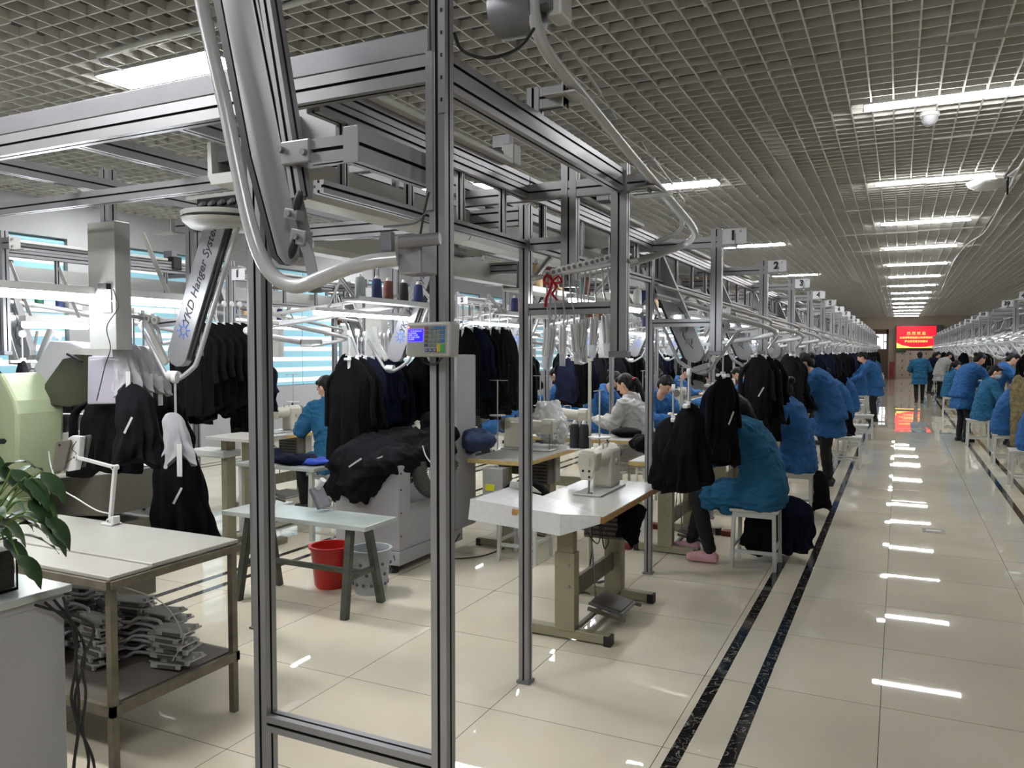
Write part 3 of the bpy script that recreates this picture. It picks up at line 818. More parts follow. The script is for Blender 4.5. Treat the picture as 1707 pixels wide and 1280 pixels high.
# ---- the near sloping lift arm
AY = 1.66
def WP(pts, y): return [W(a, b, Y=y) for a, b in pts]
t = thing('lift_arm', 'large sloping aluminium lift arm with black belt, crossing the top left foreground', 'conveyor arm')
def plate(name, pts, y0, th, m, parent, bev=.003):
    w = WP(pts, y0); n = len(w)
    mb = MB(); back = [p + V((0, th, 0)) for p in w]
    mb.add(w + back, [tuple(range(n)), tuple(range(n, 2 * n))[::-1]] + [(i, i + n, (i + 1) % n + n, (i + 1) % n) for i in range(n)])
    return mb.build(name, m, parent, bevel=bev)
plate('arm_plate', [(352, -90), (408, -90), (424, 20), (480, 300), (502, 400), (500, 430), (490, 441), (474, 441), (462, 425), (418, 260)], AY, .05, 'aluminium', t, .004)
plate('belt', [(337, -90), (350, -90), (417, 262), (460, 425), (474, 441), (466, 441), (452, 428), (405, 250)], AY + .008, .03, 'black_rubber', t, 0)
a, b_ = W(436, -90, Y=AY - .012), W(503, 330, Y=AY - .012)
MB().prof(a, b_, .035, .045, 1, 1, up=(0, 1, 0)).build('slotted_profile', PM, t)
a, b_ = W(412, -90, Y=AY - .012), W(478, 245, Y=AY - .012)
MB().prof(a, b_, .022, .03, 1, 1, up=(0, 1, 0)).build('slotted_profile', PM, t)
for c, d in (((490, 358), (.045, .03, .028)), ((502, 396), (.05, .03, .04))):
    p = W(c[0], c[1], Y=AY - .02)
    MB().box(p, d, R=Matrix.Rotation(.2, 3, 'Y')).build('bracket', 'aluminium', t, bevel=.003)
    MB().cyl(p + V((0, -.015, 0)), p + V((0, -.026, 0)), .008, 8).build('bolt', 'grey_steel', t)
pts = WP([(498, 395), (508, 410), (514, 425), (520, 455), (528, 488)], AY - .03)
mb = MB(); mb.loft([[p + V((-.017, 0, 0)), p + V((.017, 0, 0)), p + V((.017, .004, 0)), p + V((-.017, .004, 0))] for p in pts]); mb.build('strap', 'aluminium', t)
for u in ((488, 413), (497, 335)):
    p = W(u[0], u[1], Y=AY - .03); MB().ell(p, .012, .012, .03, 10, Matrix.Rotation(.3, 3, 'Y')).build('sensor', 'black_rubber', t, smooth=True)
# ---- the near bent tube under the arm
t = thing('bent_rail', 'thick grey bent tube swooping down round the near lift arm', 'rail')
path = WP([(322, -100), (336, 0), (355, 90), (378, 190), (398, 290), (417, 375), (437, 432), (462, 465), (495, 477), (530, 466)], AY - .05) + [W(570, 450, Y=1.63), W(615, 437, Y=1.66), W(660, 432, Y=1.70)]
MB().tube(smoothpath(path, 5), .0195, 12).build('tube', 'white_tube', t, smooth=True)
a = W(655, 420, Y=1.68); b_ = W(700, 414, Y=1.86)
MB().lim((a.x - .0, 1.70, a.z - .055), (a.x + .07, 1.78, a.z + .045)).build('end_block', 'aluminium', t, bevel=.006)
MB().tube([a + V((.03, .06, -.005)), V((-1.16, 1.86, a.z - .005))], .02, 12).build('tube', 'white_tube', t, smooth=True)
MB().cyl(a + V((.02, .0, .022)), a + V((.12, .03, .03)), .016, 12).build('air_cylinder', 'grey_steel', t, smooth=True)
MB().box(a + V((-.03, .02, .03)), (.035, .02, .05)).build('stop_finger', 'grey_steel', t, bevel=.004)
for k, pp in enumerate(([(700, 395), (708, 350), (715, 320)], [(640, 378), (690, 372), (712, 352)])):
    MB().tube(smoothpath(WP(pp, 1.74), 5), .003, 6).build('cable', 'black_rubber' if k == 0 else 'grey_steel', t)
# ---- controller
t = thing('keypad_controller', 'grey keypad controller with a glowing blue screen strapped to the near post', 'controller')
CT = Matrix.Rotation(math.radians(-6), 4, 'Z') @ Matrix.Rotation(math.radians(-7), 4, 'X')
c0 = W(712, 565, Y=FY - .075)
def ctl(name, u, v, w_, h_, m, y=-.0, d=.004, bev=0):
    """u,v from the box's upper left corner in mm"""
    return MB().lim(((u - 76) / 1000, y - d, (46 - v) / 1000), ((u + w_ - 76) / 1000, y, (46 - v - h_) / 1000)).build(name, m, t, bevel=bev)
t.location = c0; t.rotation_euler = (math.radians(-4), 0, math.radians(-8))
MB().lim((-.078, 0, -.047), (.078, .045, .047)).build('housing', 'controller_grey', t, bevel=.007)
ctl('face_panel', 6, 9, 138, 77, 'key_panel', .0005, .0012)
ctl('screen_rim', 8, 18, 56, 36, 'lcd_rim', -.0006, .0008)
s_ = ctl('screen', 10, 20, 52, 32, 'lcd_blue', -.0014, .0008)
for k, (tx, n_) in enumerate((('A E M E M B 6 N', 0), ('01 02 0710', 1), ('0000 1 1.0 00', 2), ('01-0 0.00 ,/1000', 3), ('0 J 0000', 4))):
    text_part('screen_text', tx, .0058, 'lcd_text', t, ((12 + (4 if k == 0 else 0) - 76) / 1000, -.0025, (46 - 24.5 - k * 5.6) / 1000), (PI / 2, 0, 0), bold=.0002, align='LEFT', depth=.0002)
cols = ['key_red', 'key_grey', 'key_navy', 'key_navy', 'key_blue']
for r in range(5):
    for c in range(5):
        m_ = cols[c]
        if c in (0,): m_ = ['key_red', 'key_red', 'key_olive', 'key_olive', 'key_navy'][r]
        elif c < 4: m_ = 'key_grey' if r else ['', 'key_grey', 'key_blue', 'key_blue'][c]
        if r == 4 and c >= 3: continue
        ctl('key', 68 + c * 14.5, 12 + r * 11.6, 11.5, 8.6, m_, -.0006, .0018, .0006)
for c in range(3): ctl('key', 72 + c * 14.5, 72, 11, 9, 'key_navy', -.0006, .0018, .0006)
for c in range(3):
    MB().lim(((75.5 + c * 14.5 - 76) / 1000, -.0034, (46 - 78) / 1000), ((79.5 + c * 14.5 - 76) / 1000, -.0024, (46 - 75) / 1000)).build('key_mark', 'white_paint', t)
ctl('key', 112, 60, 12, 21, 'key_yellow', -.0006, .0018, .0006); ctl('key', 126.5, 60, 12, 21, 'key_green', -.0006, .0018, .0006)
MB().ell(V(((9 - 76) / 1000, -.002, .033)), .0022, .002, .0022).build('indicator', 'red_dot', t)
MB().lim((-.02, .045, -.02), (.03, .052, .02)).build('mount_plate', 'grey_steel', t)
MB().tube(smoothpath([(-.035, .02, -.047), (-.03, .03, -.062), (.0, .035, -.068), (.03, .03, -.05)], 5), .003, 6).build('cable', 'black_rubber', t)
# ---- the near loop rail over the aisle side
t = thing('bent_rail', 'long white tube bending down beside the aisle and hooking back at sign 1', 'rail')
rp = [(886, -90, -1.0), (890, 20, -1.0), (906, 75, -1.0), (930, 110, -1.0), (962, 148, -1.0), (1003, 198, -1.0), (1047, 252, -1.0), (1092, 305, -1.0), (1132, 350, -.99), (1152, 374, -1.0), (1158, 390, -1.05), (1146, 405, -1.14), (1110, 420, -1.25), (1060, 437, -1.38), (1010, 449, -1.46), (960, 459, -1.5)]
pts = [W(a, b, X=x) for a, b, x in rp]
MB().tube(smoothpath(pts, 5), .0195, 12).build('outer_tube', 'white_tube', t, smooth=True)
p2 = [p + V((-.07, 0, .06)) for p in pts[7:13]]
MB().tube(smoothpath([p2[0] + V((.07, -.1, .0))] + p2, 5), .012, 8).build('inner_tube', 'white_tube', t, smooth=True)
for (a, b) in ((4, .0), (7, .0)):
    p = pts[a]; MB().lim((p.x - .10, p.y - .06, p.z - .026), (p.x + .015, p.y + .06, p.z - .020)).build('fixing_plate', 'pale_steel', t)
t = thing('overhead_arm', 'cross arm holding the near bent tube above the keypad post', 'beam')
a = pts[4]
MB().prof((-1.13, a.y, a.z - .02), (a.x - .04, a.y, a.z - .02), .045, .07).build('arm_profile', PM, t)
MB().lim((a.x - .045, a.y - .03, a.z - .06), (a.x - .04, a.y + .03, a.z + .02)).build('end_plate', 'pale_steel', t)
MB().prof((-1.155, a.y, 2.45), (-1.155, a.y, a.z + .02), .045, .045).build('riser', PM, t)
for i, (c, l) in enumerate((((940, 62), (1024, 190)), ((1075, 245), (1138, 330)))):
    t = thing('clear_cover_strip', 'clear plastic cover strip over the near bent tube, %s one' % ('upper' if i == 0 else 'lower'), 'cover')
    a, b_ = W(c[0], c[1], X=-.98), W(l[0], l[1], X=-.98)
    MB().bar(a, b_, .05, .003, up=(1, 0, .6)).build('strip', 'clear_plastic', t)
    MB().bar(a.lerp(b_, .2), a.lerp(b_, .7), .01, .006, up=(1, 0, 0)).build('stiffener', 'pale_steel', t)
t = thing('drive_motor', 'grey round drive motor and white box at the top edge beside the bent tube', 'motor')
p = W(868, 15, Y=2.25)
MB().lathe([(.03, -.08), (.075, -.08), (.08, -.07), (.08, .06), (.06, .07), (.03, .07)], p, 20, Matrix.Rotation(PI / 2, 3, 'Y')).build('motor_body', 'grey_steel', t, smooth=True)
p2_ = W(932, 2, Y=2.3); MB().box(p2_, (.055, .09, .12)).build('gear_box', 'white_paint', t, bevel=.01)
MB().lim((p.x, 2.2, p.z - .02), (p2_.x, 2.26, p.z + .03)).build('shaft_block', 'grey_steel', t)
MB().lim((-1.14, 1.92, p.z + .02), (p.x, 2.26, p.z + .05)).build('support_bracket', 'grey_steel', t)
MB().tube(smoothpath([W(890, 48, Y=2.2), W(865, 80, Y=2.1), W(815, 97, Y=2.0), W(772, 85, Y=1.95), W(757, 55, Y=1.94)], 6), .005, 6).build('cable', 'black_rubber', t)
# ---- near inner post pair and head-high rails by the first floor post
t = thing('drop_post', 'hanging aluminium post with grey end cap above the empty sewing table, left one', 'post')
MB().prof((-1.40, 3.5, 1.96), (-1.40, 3.5, 2.52), .05, .075, 1, 1, up=(1, 0, 0)).build('post_profile', PM, t)
MB().lim((-1.445, 3.47, 1.93), (-1.355, 3.53, 1.96)).build('end_cap', 'grey_steel', t, bevel=.004)
t = thing('brace_rail', 'short aluminium rail between the first floor post and the left hanging post', 'beam')
MB().prof((-1.60, 3.5, 2.14), (-1.43, 3.5, 2.14), .04, .055).build('rail_profile', PM, t)
# ---- row of clear clip hangers waiting by the ribbon
t = thing('plastic_clip_hanger', 'x', 'hanger')
R_ = Matrix.Rotation(PI / 2, 3, 'X')
MB().lathe([(.004, -.006), (.016, -.006), (.018, 0), (.016, .006), (.004, .006)], (0, 0, .03), 14, R_).build('roller', 'white_plastic', t, smooth=True)
MB().lathe([(.003, -.008), (.009, -.008), (.009, .008), (.003, .008)], (0, 0, .03), 8, R_).build('hub', 'grey_steel', t)
MB().tube([(0, 0, .02), (0, 0, -.12), (.01, 0, -.18), (.0, 0, -.24)], .0045, 6).build('rod', 'white_tube', t)
mb = MB(); mb.prism([(-.07, 0), (.07, 0), (.08, -.04), (.05, -.19), (-.05, -.19), (-.08, -.04)], .006, (0, .003, -.23), (0, 1, 0), (0, 0, 1)); mb.build('paddle', 'clear_plastic', t)
MB().lim((-.008, -.045, -.36), (.008, -.025, -.23)).lim((-.008, .02, -.36), (.008, .04, -.23)).build('jaw', 'white_plastic', t)
PCL = Proto(t)
a, b_ = W(912, 456, Y=3.42), W(1022, 428, Y=3.56)
for k in range(13):
    p = a.lerp(b_, k / 12)
    PCL.place(p + V((0, 0, -.03)), .35 + .04 * math.sin(k * 2.1), 'clear clip hanger in the tight row beside the red ribbon', 'clip hangers in the tight row', rot=(0, .12 * math.sin(k), .6))
t = thing('hanger_rail', 'short tube rail carrying the tight row of clear clip hangers', 'rail')
MB().tube([a + V((-.08, -.0, -.02)), b_ + V((.12, .0, -.02))], .012, 10).build('tube', 'white_tube', t, smooth=True)
# ribbon
t = thing('ribbon_bow', 'crumpled red ribbon tied to the frame beside the first hanging post', 'ribbon')
p = W(921, 468, Y=3.4)
for i, (pp, r) in enumerate(([[(0, 0, 0), (-.03, .01, .03), (-.045, 0, .0), (-.02, 0, -.015)], .012], [[(0, 0, 0), (.03, 0, .02), (.045, 0, -.01), (.01, 0, -.01)], .011], [[(0, 0, 0), (-.015, 0, -.05), (-.03, .0, -.08), (-.035, 0, -.12)], .014], [[(0, 0, 0), (.02, 0, -.03), (.0, 0, -.06), (.025, 0, -.09)], .012])):
    MB().tube([p + q for q in smoothpath(pp, 4)], r, 8, flat=.35).build('loop' if i < 2 else 'tail', 'red_ribbon', t, smooth=True)
# ---- exit sign
t = thing('exit_sign', 'small green lit running-man exit sign hanging beyond the beams', 'sign')
p = W(835, 377, Y=9.0)
MB().box(p, (.36, .04, .15)).build('sign_case', 'black_metal', t)
mb = MB(); F_ = lambda u, v: (p.x + u, p.y - .0225, p.z + v)
for x0, z0, x1, z1 in ((-.14, -.01, -.09, .01), (-.09, -.03, -.07, .03), (.09, -.05, .15, .05), (-.02, .02, .03, .055), (-.05, -.05, -.02, .02), (.02, -.05, .05, .02), (-.06, .0, .06, .025)):
    mb.lim(F_(x0, z0), V(F_(x1, z1)) + V((0, -.004, 0)))
mb.build('pictogram', 'exit_green', t)
MB().cyl(p + V((0, 0, .07)), (p.x, p.y, ZC), .006, 6).build('hanging_rod', 'black_metal', t)
# ================================================================ sewing tables, machines, stools
def sewing_table(wood='wood_edge', box=True):
    """origin on the floor under the table's centre; long side along y, worker at +x"""
    t = thing('sewing_table', 'x', 'table'); a, b, z = .27, .60, .75
    mb = MB(); mb.prism([(-a, -b), (a - .0, -b), (a, b), (-a, b)], .034, (0, 0, z - .034)); mb.build('wood_top', wood, t, bevel=.003)
    MB().prism([(-a + .002, -b + .002), (a - .002, -b + .002), (a - .002, b - .002), (-a + .002, b - .002)], .003, (0, 0, z)).build('white_laminate', 'laminate_white', t)
    for s in (-1, 1):
        y = s * .42
        MB().lim((-.06, y - .03, .40), (.04, y + .03, z - .035)).build('leg_upper', 'cream_steel', t, bevel=.004)
        o = MB().lim((-.07, y - .038, .055), (.05, y + .038, .50)).build('leg', 'cream_steel', t, bevel=.004)
        for zz in (.43, .31): MB().cyl((.02, y - .045, zz), (.02, y - .03, zz), .008, 8).build('bolt', 'grey_steel', o)
        o = MB().prism([(-.26, .012), (.25, .012), (.25, .062), (-.24, .07), (-.26, .05)], .06, (0, y + .03, 0), (1, 0, 0), (0, 0, 1)).build('foot', 'cream_steel', t, bevel=.004)
        for xx in (-.25, .24): MB().lim((xx - .022, y - .032, 0), (xx + .022, y + .032, .06)).build('foot_cap', 'black_rubber', o, bevel=.004)
    MB().lim((-.03, -.385, .20), (-.005, .385, .31)).build('crossbar', 'rust_steel', t)
    mb = MB(); mb.bar((.02, -.16, .10), (.25, -.16, .06), .02, .02); mb.bar((.02, .16, .10), (.25, .16, .06), .02, .02); mb.bar((.03, -.39, .05), (.03, .39, .05), .025, .02); mb.build('pedal_frame', 'rust_steel', t)
    o = MB().box((.12, 0, .10), (.22, .27, .018), R=Matrix.Rotation(.2, 3, 'Y')).build('pedal', 'grey_steel', t, bevel=.005)
    MB().box((.12, 0, .112), (.19, .24, .008), R=Matrix.Rotation(.2, 3, 'Y')).build('pedal_mat', 'machine_dark', o)
    MB().tube([(.03, -.05, .11), (.02, -.08, .4), (.0, -.10, .66)], .005, 6).build('pull_rod', 'grey_steel', t)
    if box:
        o = MB().lim((-.14, .18, .44), (.12, .40, .69)).build('motor_box', 'machine_dark', t, bevel=.01)
        for k in range(7): MB().lim((-.13, .175, .46 + k * .03), (.10, .18, .472 + k * .03)).build('fin', 'black_metal', o)
        MB().lim((.12, .30, .45), (.14, .40, .70)).build('control_panel', 'pale_steel', t, bevel=.003)
        MB().lim((-.10, -.30, .60), (.06, -.16, .71)).build('control_box', 'machine_dark', t, bevel=.004)
    for k, pp in enumerate(([(.0, -.2, .6), (.05, -.1, .48), (.02, .05, .5), (-.03, .15, .6)], [(.04, -.12, .66), (.09, .0, .5), (.05, .04, .42), (.0, .12, .55)], [(-.05, .1, .6), (-.06, .1, .3), (-.1, .05, .15), (-.1, .2, .07)])):
        MB().tube(smoothpath(pp, 5), .004, 6).build('cable', 'black_rubber', t)
    return Proto(t)
def sewing_machine(col='machine_cream'):
    """origin on the table; needle near y=-.2, pillar at y=+.12, worker at +x"""
    t = thing('sewing_machine', 'x', 'sewing machine')
    MB().lim((-.09, -.24, 0), (.09, .24, .012)).build('bed', 'pale_steel', t, bevel=.003)
    MB().lim((-.065, .03, .01), (.065, .215, .26)).build('pillar', col, t, bevel=.018)
    rings = []
    for y, zc, h, w in ((.22, .215, .065, .06), (.10, .215, .07, .068), (-.08, .21, .055, .056), (-.16, .205, .055, .052)):
        rings.append([V((w * math.cos(q) * (1 if abs(math.cos(q)) < .8 else .92), y, zc + h * math.sin(q))) for q in [2 * PI * j / 16 + .2 for j in range(16)]])
    MB().loft(rings).build('arm', col, t, smooth=True, bevel=.004)
    MB().prism([(-.05, .15), (.05, .15), (.062, .26), (.04, .278), (-.04, .278), (-.055, .24)], .10, (0, -.14, 0), (1, 0, 0), (0, 0, 1)).build('head', col, t, bevel=.008)
    MB().prism([(-.035, .10), (.035, .10), (.055, .19), (.05, .262), (-.05, .262), (-.055, .19)], .012, (0, -.24, 0), (1, 0, 0), (0, 0, 1)).build('face_plate', col, t, bevel=.004)
    for x, z in ((-.02, .155), (.02, .12), (.02, .155)): MB().cyl((x, -.254, z), (x, -.25, z), .008, 10).build('port', 'black_metal', t)
    MB().tube(smoothpath([(.02, -.255, .24), (.03, -.27, .23), (.03, -.27, .2), (.02, -.255, .19)], 4), .004, 6).build('thread_lever', 'pale_steel', t)
    MB().cyl((0, -.20, .015), (0, -.20, .15), .005, 8).build('needle_bar', 'grey_steel', t)
    MB().lim((-.008, -.206, .013), (.022, -.194, .02)).lim((-.004, -.204, .02), (.004, -.198, .12)).build('presser_foot', 'grey_steel', t)
    MB().lathe([(.01, -.02), (.055, -.02), (.06, -.01), (.06, .01), (.05, .02), (.01, .02)], (0, .245, .215), 20, Matrix.Rotation(PI / 2, 3, 'X')).build('hand_wheel', 'machine_dark', t, smooth=True)
    MB().cyl((.065, .12, .17), (.075, .12, .17), .022, 14).build('stitch_dial', 'pale_steel', t)
    MB().tube(smoothpath([(.03, -.03, .265), (.03, -.03, .30), (.03, .04, .30), (.03, .04, .27)], 4), .005, 6).build('carry_loop', 'pale_steel', t)
    MB().lathe([(.012, 0), (.012, .012), (.004, .03)], (0, .13, .28), 10).build('oil_cap', 'black_metal', t)
    MB().bar((.07, .19, .09), (.12, .17, .10), .012, .012).build('reverse_lever', 'white_plastic', t)
    # thread stand
    mb = MB(); mb.cyl((-.10, .26, .0), (-.10, .26, .62), .006, 8); mb.build('thread_stand', 'pale_steel', t)
    MB().lathe([(.004, 0), (.07, .0), (.075, .008), (.004, .008)], (-.10, .26, .30), 16).build('spool_tray', 'white_plastic', t)
    MB().bar((-.10, .16, .615), (-.10, .34, .615), .012, .006).build('thread_guide', 'pale_steel', t)
    return Proto(t)
def stool():
    t = thing('work_stool', 'x', 'stool'); w, z = .165, .45
    MB().lim((-w - .01, -w - .01, z - .022), (w + .01, w + .01, z)).build('seat', 'white_paint', t, bevel=.005)
    for sx in (-1, 1):
        for sy in (-1, 1): MB().bar((sx * (w - .01), sy * (w - .01), 0), (sx * (w - .02), sy * (w - .02), z - .022), .028, .028, up=(1, 0, 0)).build('leg', 'white_paint', t, bevel=.003)
    for s in (-1, 1):
        MB().bar((-w + .02, s * (w - .014), .13), (w - .02, s * (w - .014), .13), .018, .024).build('stretcher', 'white_paint', t)
        MB().bar((s * (w - .014), -w + .02, .16), (s * (w - .014), w - .02, .16), .018, .024).build('stretcher', 'white_paint', t)
    MB().lim((-w + .02, -w + .005, z - .06), (w - .02, -w + .02, z - .022)).build('apron', 'white_paint', t)
    return Proto(t)
P_TAB, P_MACH, P_STOOL = sewing_table(), sewing_machine(), stool()
P_TABP = sewing_table('light_wood')
# the empty sewing station in front
tx, ty = -1.66, 4.56
P_TAB.place((tx, ty, 0), 0, 'empty sewing table with worn wooden edge and white paper apron, nearest in the row')
P_MACH.place((tx - .02, ty + .16, .754), 0, 'cream sewing machine alone on the empty near sewing table')
# white paper sheet with raised rim on the left end of the table
t = thing('paper_apron', 'white paper tray folded over the left end of the empty sewing table', 'paper')
z = .756
mb = MB(); x0, x1 = tx - .42, tx + .27; yy0, yy1 = ty - .66, ty - .30
pts_t = [(x0 - .15, yy1 + .28, z + .005), (x0 - .16, yy0 + .15, z + .01), (x1 - .22, yy0 - .0, z), (x1 - .01, yy0 + .045, z), (tx - .1, yy1, z)]
mb.prism([(p[0], p[1]) for p in pts_t], .003, (0, 0, z + .001)); mb.build('sheet', 'wrap_white', t)
mb = MB(); A = [V(p) for p in pts_t[1:4]]
mb.add([A[0], A[1], A[2], A[2] + V((0, -.01, -.035)), A[1] + V((0, -.012, -.11)), A[0] + V((-.01, -.01, -.12))], [(0, 1, 4, 5), (1, 2, 3, 4)])
o = mb.build('front_flap', 'wrap_white', t); sm = o.modifiers.new('s', 'SOLIDIFY'); sm.thickness = .003
mb = MB(); B = [V(pts_t[0]), V(pts_t[1])]
mb.add([B[0], B[1], B[1] + V((-.01, 0, -.12)), B[0] + V((-.01, 0, -.12))], [(0, 1, 2, 3)])
o = mb.build('side_flap', 'wrap_white', t); sm = o.modifiers.new('s', 'SOLIDIFY'); sm.thickness = .003
mb = MB(); mb.add([V(pts_t[0]), V((x0 + .12, yy1 + .18, z + .003)), V((x0 + .06, yy1 + .12, z + .07)), V((x0 - .1, yy1 + .2, z + .06))], [(0, 1, 2, 3)])
o = mb.build('back_rim', 'wrap_white', t); sm = o.modifiers.new('s', 'SOLIDIFY'); sm.thickness = .003
# black cloth pouch hanging under that table
t = garment_mesh(.22, .09, .06, .05, 41, lobes=1).build('black_pouch', 'cloth_black', None, smooth=True); tag(t, 'black cloth pouch hanging under the empty sewing table', 'pouch'); t.location = (tx + .20, ty + .12, .70)
# ================================================================ people (local frame: facing +y, floor at z=0)
def hand(mb, w, d, n, side, curl=.5):
    """w wrist, d pointing direction, n back-of-hand normal, side +1/-1 where the thumb leaves"""
    d = V(d).normalized(); n = V(n); n = (n - d * n.dot(d)).normalized(); s = d.cross(n) * side
    w = V(w)
    mb.limb([w, w + d * .03, w + d * .075], [.021, .026, .029], 10)
    mb.ell(w + d * .055, .038, .038, .016, 12, Matrix((s, d, n)).transposed())
    for i, (o, L) in enumerate(((-.030, .058), (-.010, .068), (.010, .064), (.029, .048))):
        p = w + d * .088 + s * (-o); pts = [p - d * .02, p]; dd = d.copy(); q = p
        for k in range(3):
            dd = (dd - n * (curl * .8)).normalized(); q = q + dd * L * (.45, .32, .25)[k]; pts.append(q)
        mb.limb(pts, [.0085, .0085, .008, .0075, .0065], 8)
    b = w + d * .025 + s * .028
    mb.limb([b - s * .01, b + s * .022 + d * .02 - n * .008, b + s * .034 + d * .045 - n * .02, b + s * .034 + d * .066 - n * .028], [.012, .011, .009, .007], 8)
def ringset(mb, seq, n=24):
    """seq: (centre y, z, rx, ry, tilt) cross-sections along the spine, squarish ovals"""
    rings = []
    for (y, z, rx, ry, tl) in seq:
        N = V((0, math.cos(tl), math.sin(tl))); r = []
        for j in range(n):
            a = 2 * PI * j / n; c, s = math.cos(a), math.sin(a)
            e = .8
            r.append(V((0, y, z)) + V((1, 0, 0)) * (rx * math.copysign(abs(c) ** e, c)) + N * (ry * math.copysign(abs(s) ** e, s)))
        rings.append(r)
    mb.loft(rings)
def person(label, pose, coat='coat_blue', hair='tail', mask=False, group=None, trousers='trousers_black', shoe='shoe_dark', seed=1, turn=0, detail=True):
    t = thing('person', label, 'person', group=group)
    sit = pose in ('sit', 'sit_up')
    if pose == 'sit':
        spine = [(-.05, .50, .19, .15, 0), (-.06, .62, .175, .135, -.05), (-.04, .76, .17, .125, -.2), (.01, .90, .185, .12, -.35), (.075, 1.02, .19, .10, -.55), (.13, 1.095, .12, .07, -.75)]
        sh = V((0, .09, 1.045)); nk = (V((0, .14, 1.08)), V((0, .20, 1.15))); hd = V((0, .25, 1.22)); hp = -.75
        el = V((.27, .27, .83)); wr = V((.15, .50, .82)); hip = V((.095, .0, .53)); kn = V((.14, .40, .51)); an = V((.13, .40, .10)); toe = .15
    elif pose == 'sit_up':
        spine = [(-.03, .50, .19, .15, 0), (-.035, .62, .17, .13, 0), (-.02, .78, .165, .12, -.1), (.02, .94, .18, .115, -.2), (.05, 1.06, .185, .10, -.3), (.07, 1.13, .11, .065, -.3)]
        sh = V((0, .06, 1.08)); nk = (V((0, .07, 1.11)), V((0, .10, 1.19))); hd = V((0, .13, 1.27)); hp = -.45
        el = V((.26, .16, .85)); wr = V((.13, .42, .88)); hip = V((.095, .0, .53)); kn = V((.13, .40, .51)); an = V((.12, .36, .10)); toe = .15
    elif pose == 'lean':
        spine = [(-.06, .80, .185, .15, -.05), (-.05, .92, .17, .135, -.1), (-.02, 1.06, .165, .12, -.25), (.04, 1.20, .185, .12, -.4), (.10, 1.31, .19, .10, -.5), (.14, 1.365, .12, .07, -.6)]
        sh = V((0, .11, 1.32)); nk = (V((0, .15, 1.345)), V((0, .20, 1.41))); hd = V((0, .25, 1.49)); hp = -.6
        el = V((.26, .30, 1.06)); wr = V((.13, .50, .95)); hip = V((.09, -.05, .82)); kn = V((.10, -.01, .45)); an = V((.10, -.05, .09)); toe = .14
    else:
        spine = [(0, .80, .185, .14, 0), (0, .92, .165, .12, 0), (.01, 1.06, .16, .115, 0), (.02, 1.20, .185, .12, -.05), (.02, 1.30, .19, .10, -.1), (.02, 1.36, .11, .07, 0)]
        sh = V((0, .02, 1.31)); nk = (V((0, .02, 1.34)), V((0, .03, 1.41))); hd = V((0, .05, 1.49)); hp = -.15
        el = V((.29, .02, 1.05)); wr = V((.20, .20, .98)); hip = V((.09, 0, .82)); kn = V((.10, .02, .45)); an = V((.10, -.02, .09)); toe = .14
    S = .175
    Rh = Matrix.Rotation(turn, 3, 'Z') @ Matrix.Rotation(hp, 3, 'X')
    H = lambda x, y, z: hd + Rh @ V((x, y, z))
    # --- body: one continuous skin
    b = MB()
    ringset(b, [(y, z, rx * .82, ry * .82, tl) for y, z, rx, ry, tl in spine], 18)
    b.limb([nk[0], nk[1], hd], [.055, .05, .05], 12)
    b.ell(hd, .073, .092, .105, 16, Rh); b.ell(H(0, .018, -.055), .056, .07, .065, 14, Rh)      # skull and jaw
    b.limb([H(0, .088, .012), H(0, .106, -.022)], [.010, .014], 8)                               # nose
    b.ell(H(0, .083, -.066), .024, .012, .009, 10, Rh)                                           # lips
    for s in (-1, 1): b.ell(H(s * .076, -.004, -.008), .010, .020, .032, 10, Rh)
    legs = []
    for s in (-1, 1):
        X = lambda p: V((p.x * s, p.y, p.z))
        st = 0
        k_, a_ = X(kn), X(an)
        if pose == 'walk': k_ = k_ + V((0, .06 * s, 0)); a_ = a_ + V((0, .12 * s if s > 0 else -.14, .02 if s < 0 else 0))
        if pose == 'sit': a_ = a_ + V((0, .10 * s, 0))
        legs.append((X(hip), k_, a_))
        b.limb([X(hip), X(hip).lerp(k_, .5), k_], [.075, .065, .048], 12); b.limb([k_, k_.lerp(a_, .35), a_], [.045, .047, .032], 12)
        b.limb([a_ + V((0, -.02, -.05)), a_ + V((0, .08, -.06)), a_ + V((0, toe, -.07))], [.03, .03, .02], 10)
        e_, w_ = X(el), X(wr)
        if pose == 'walk' and s > 0: pass
        b.limb([V((s * S, sh.y, sh.z)), e_, w_], [.045, .037, .025], 12)
        dd = (w_ - e_).normalized(); hand(b, w_ - dd * .0, dd + V((-.15 * s, 0, -.1)), V((0, -.2, 1)) if pose != 'walk' else V((s, 0, .2)), (1 if s > 0 else -1), .45)
    fuse(b, 'body', 'skin', t, .0085 if detail else .014, 3)
    # --- coat
    fat = 1.2
    c = MB(); ringset(c, [(y - .01, z, rx * fat if i < 5 else rx, ry * (fat + .08) if i < 5 else ry, tl) for i, (y, z, rx, ry, tl) in enumerate(spine)], 24)
    c.limb([V((-S, sh.y, sh.z)), V((0, sh.y - .01, sh.z + .025)), V((S, sh.y, sh.z))], [.07, .085, .07], 12)
    for s in (-1, 1):
        X = lambda p: V((p.x * s, p.y, p.z)); e_, w_ = X(el), X(wr)
        c.limb([V((s * S, sh.y, sh.z - .01)), V((s * S, sh.y, sh.z)).lerp(e_, .5), e_], [.083, .078, .07], 14)
        c.limb([e_, e_.lerp(w_, .5), w_ - (w_ - e_).normalized() * .02], [.07, .062, .05], 14)
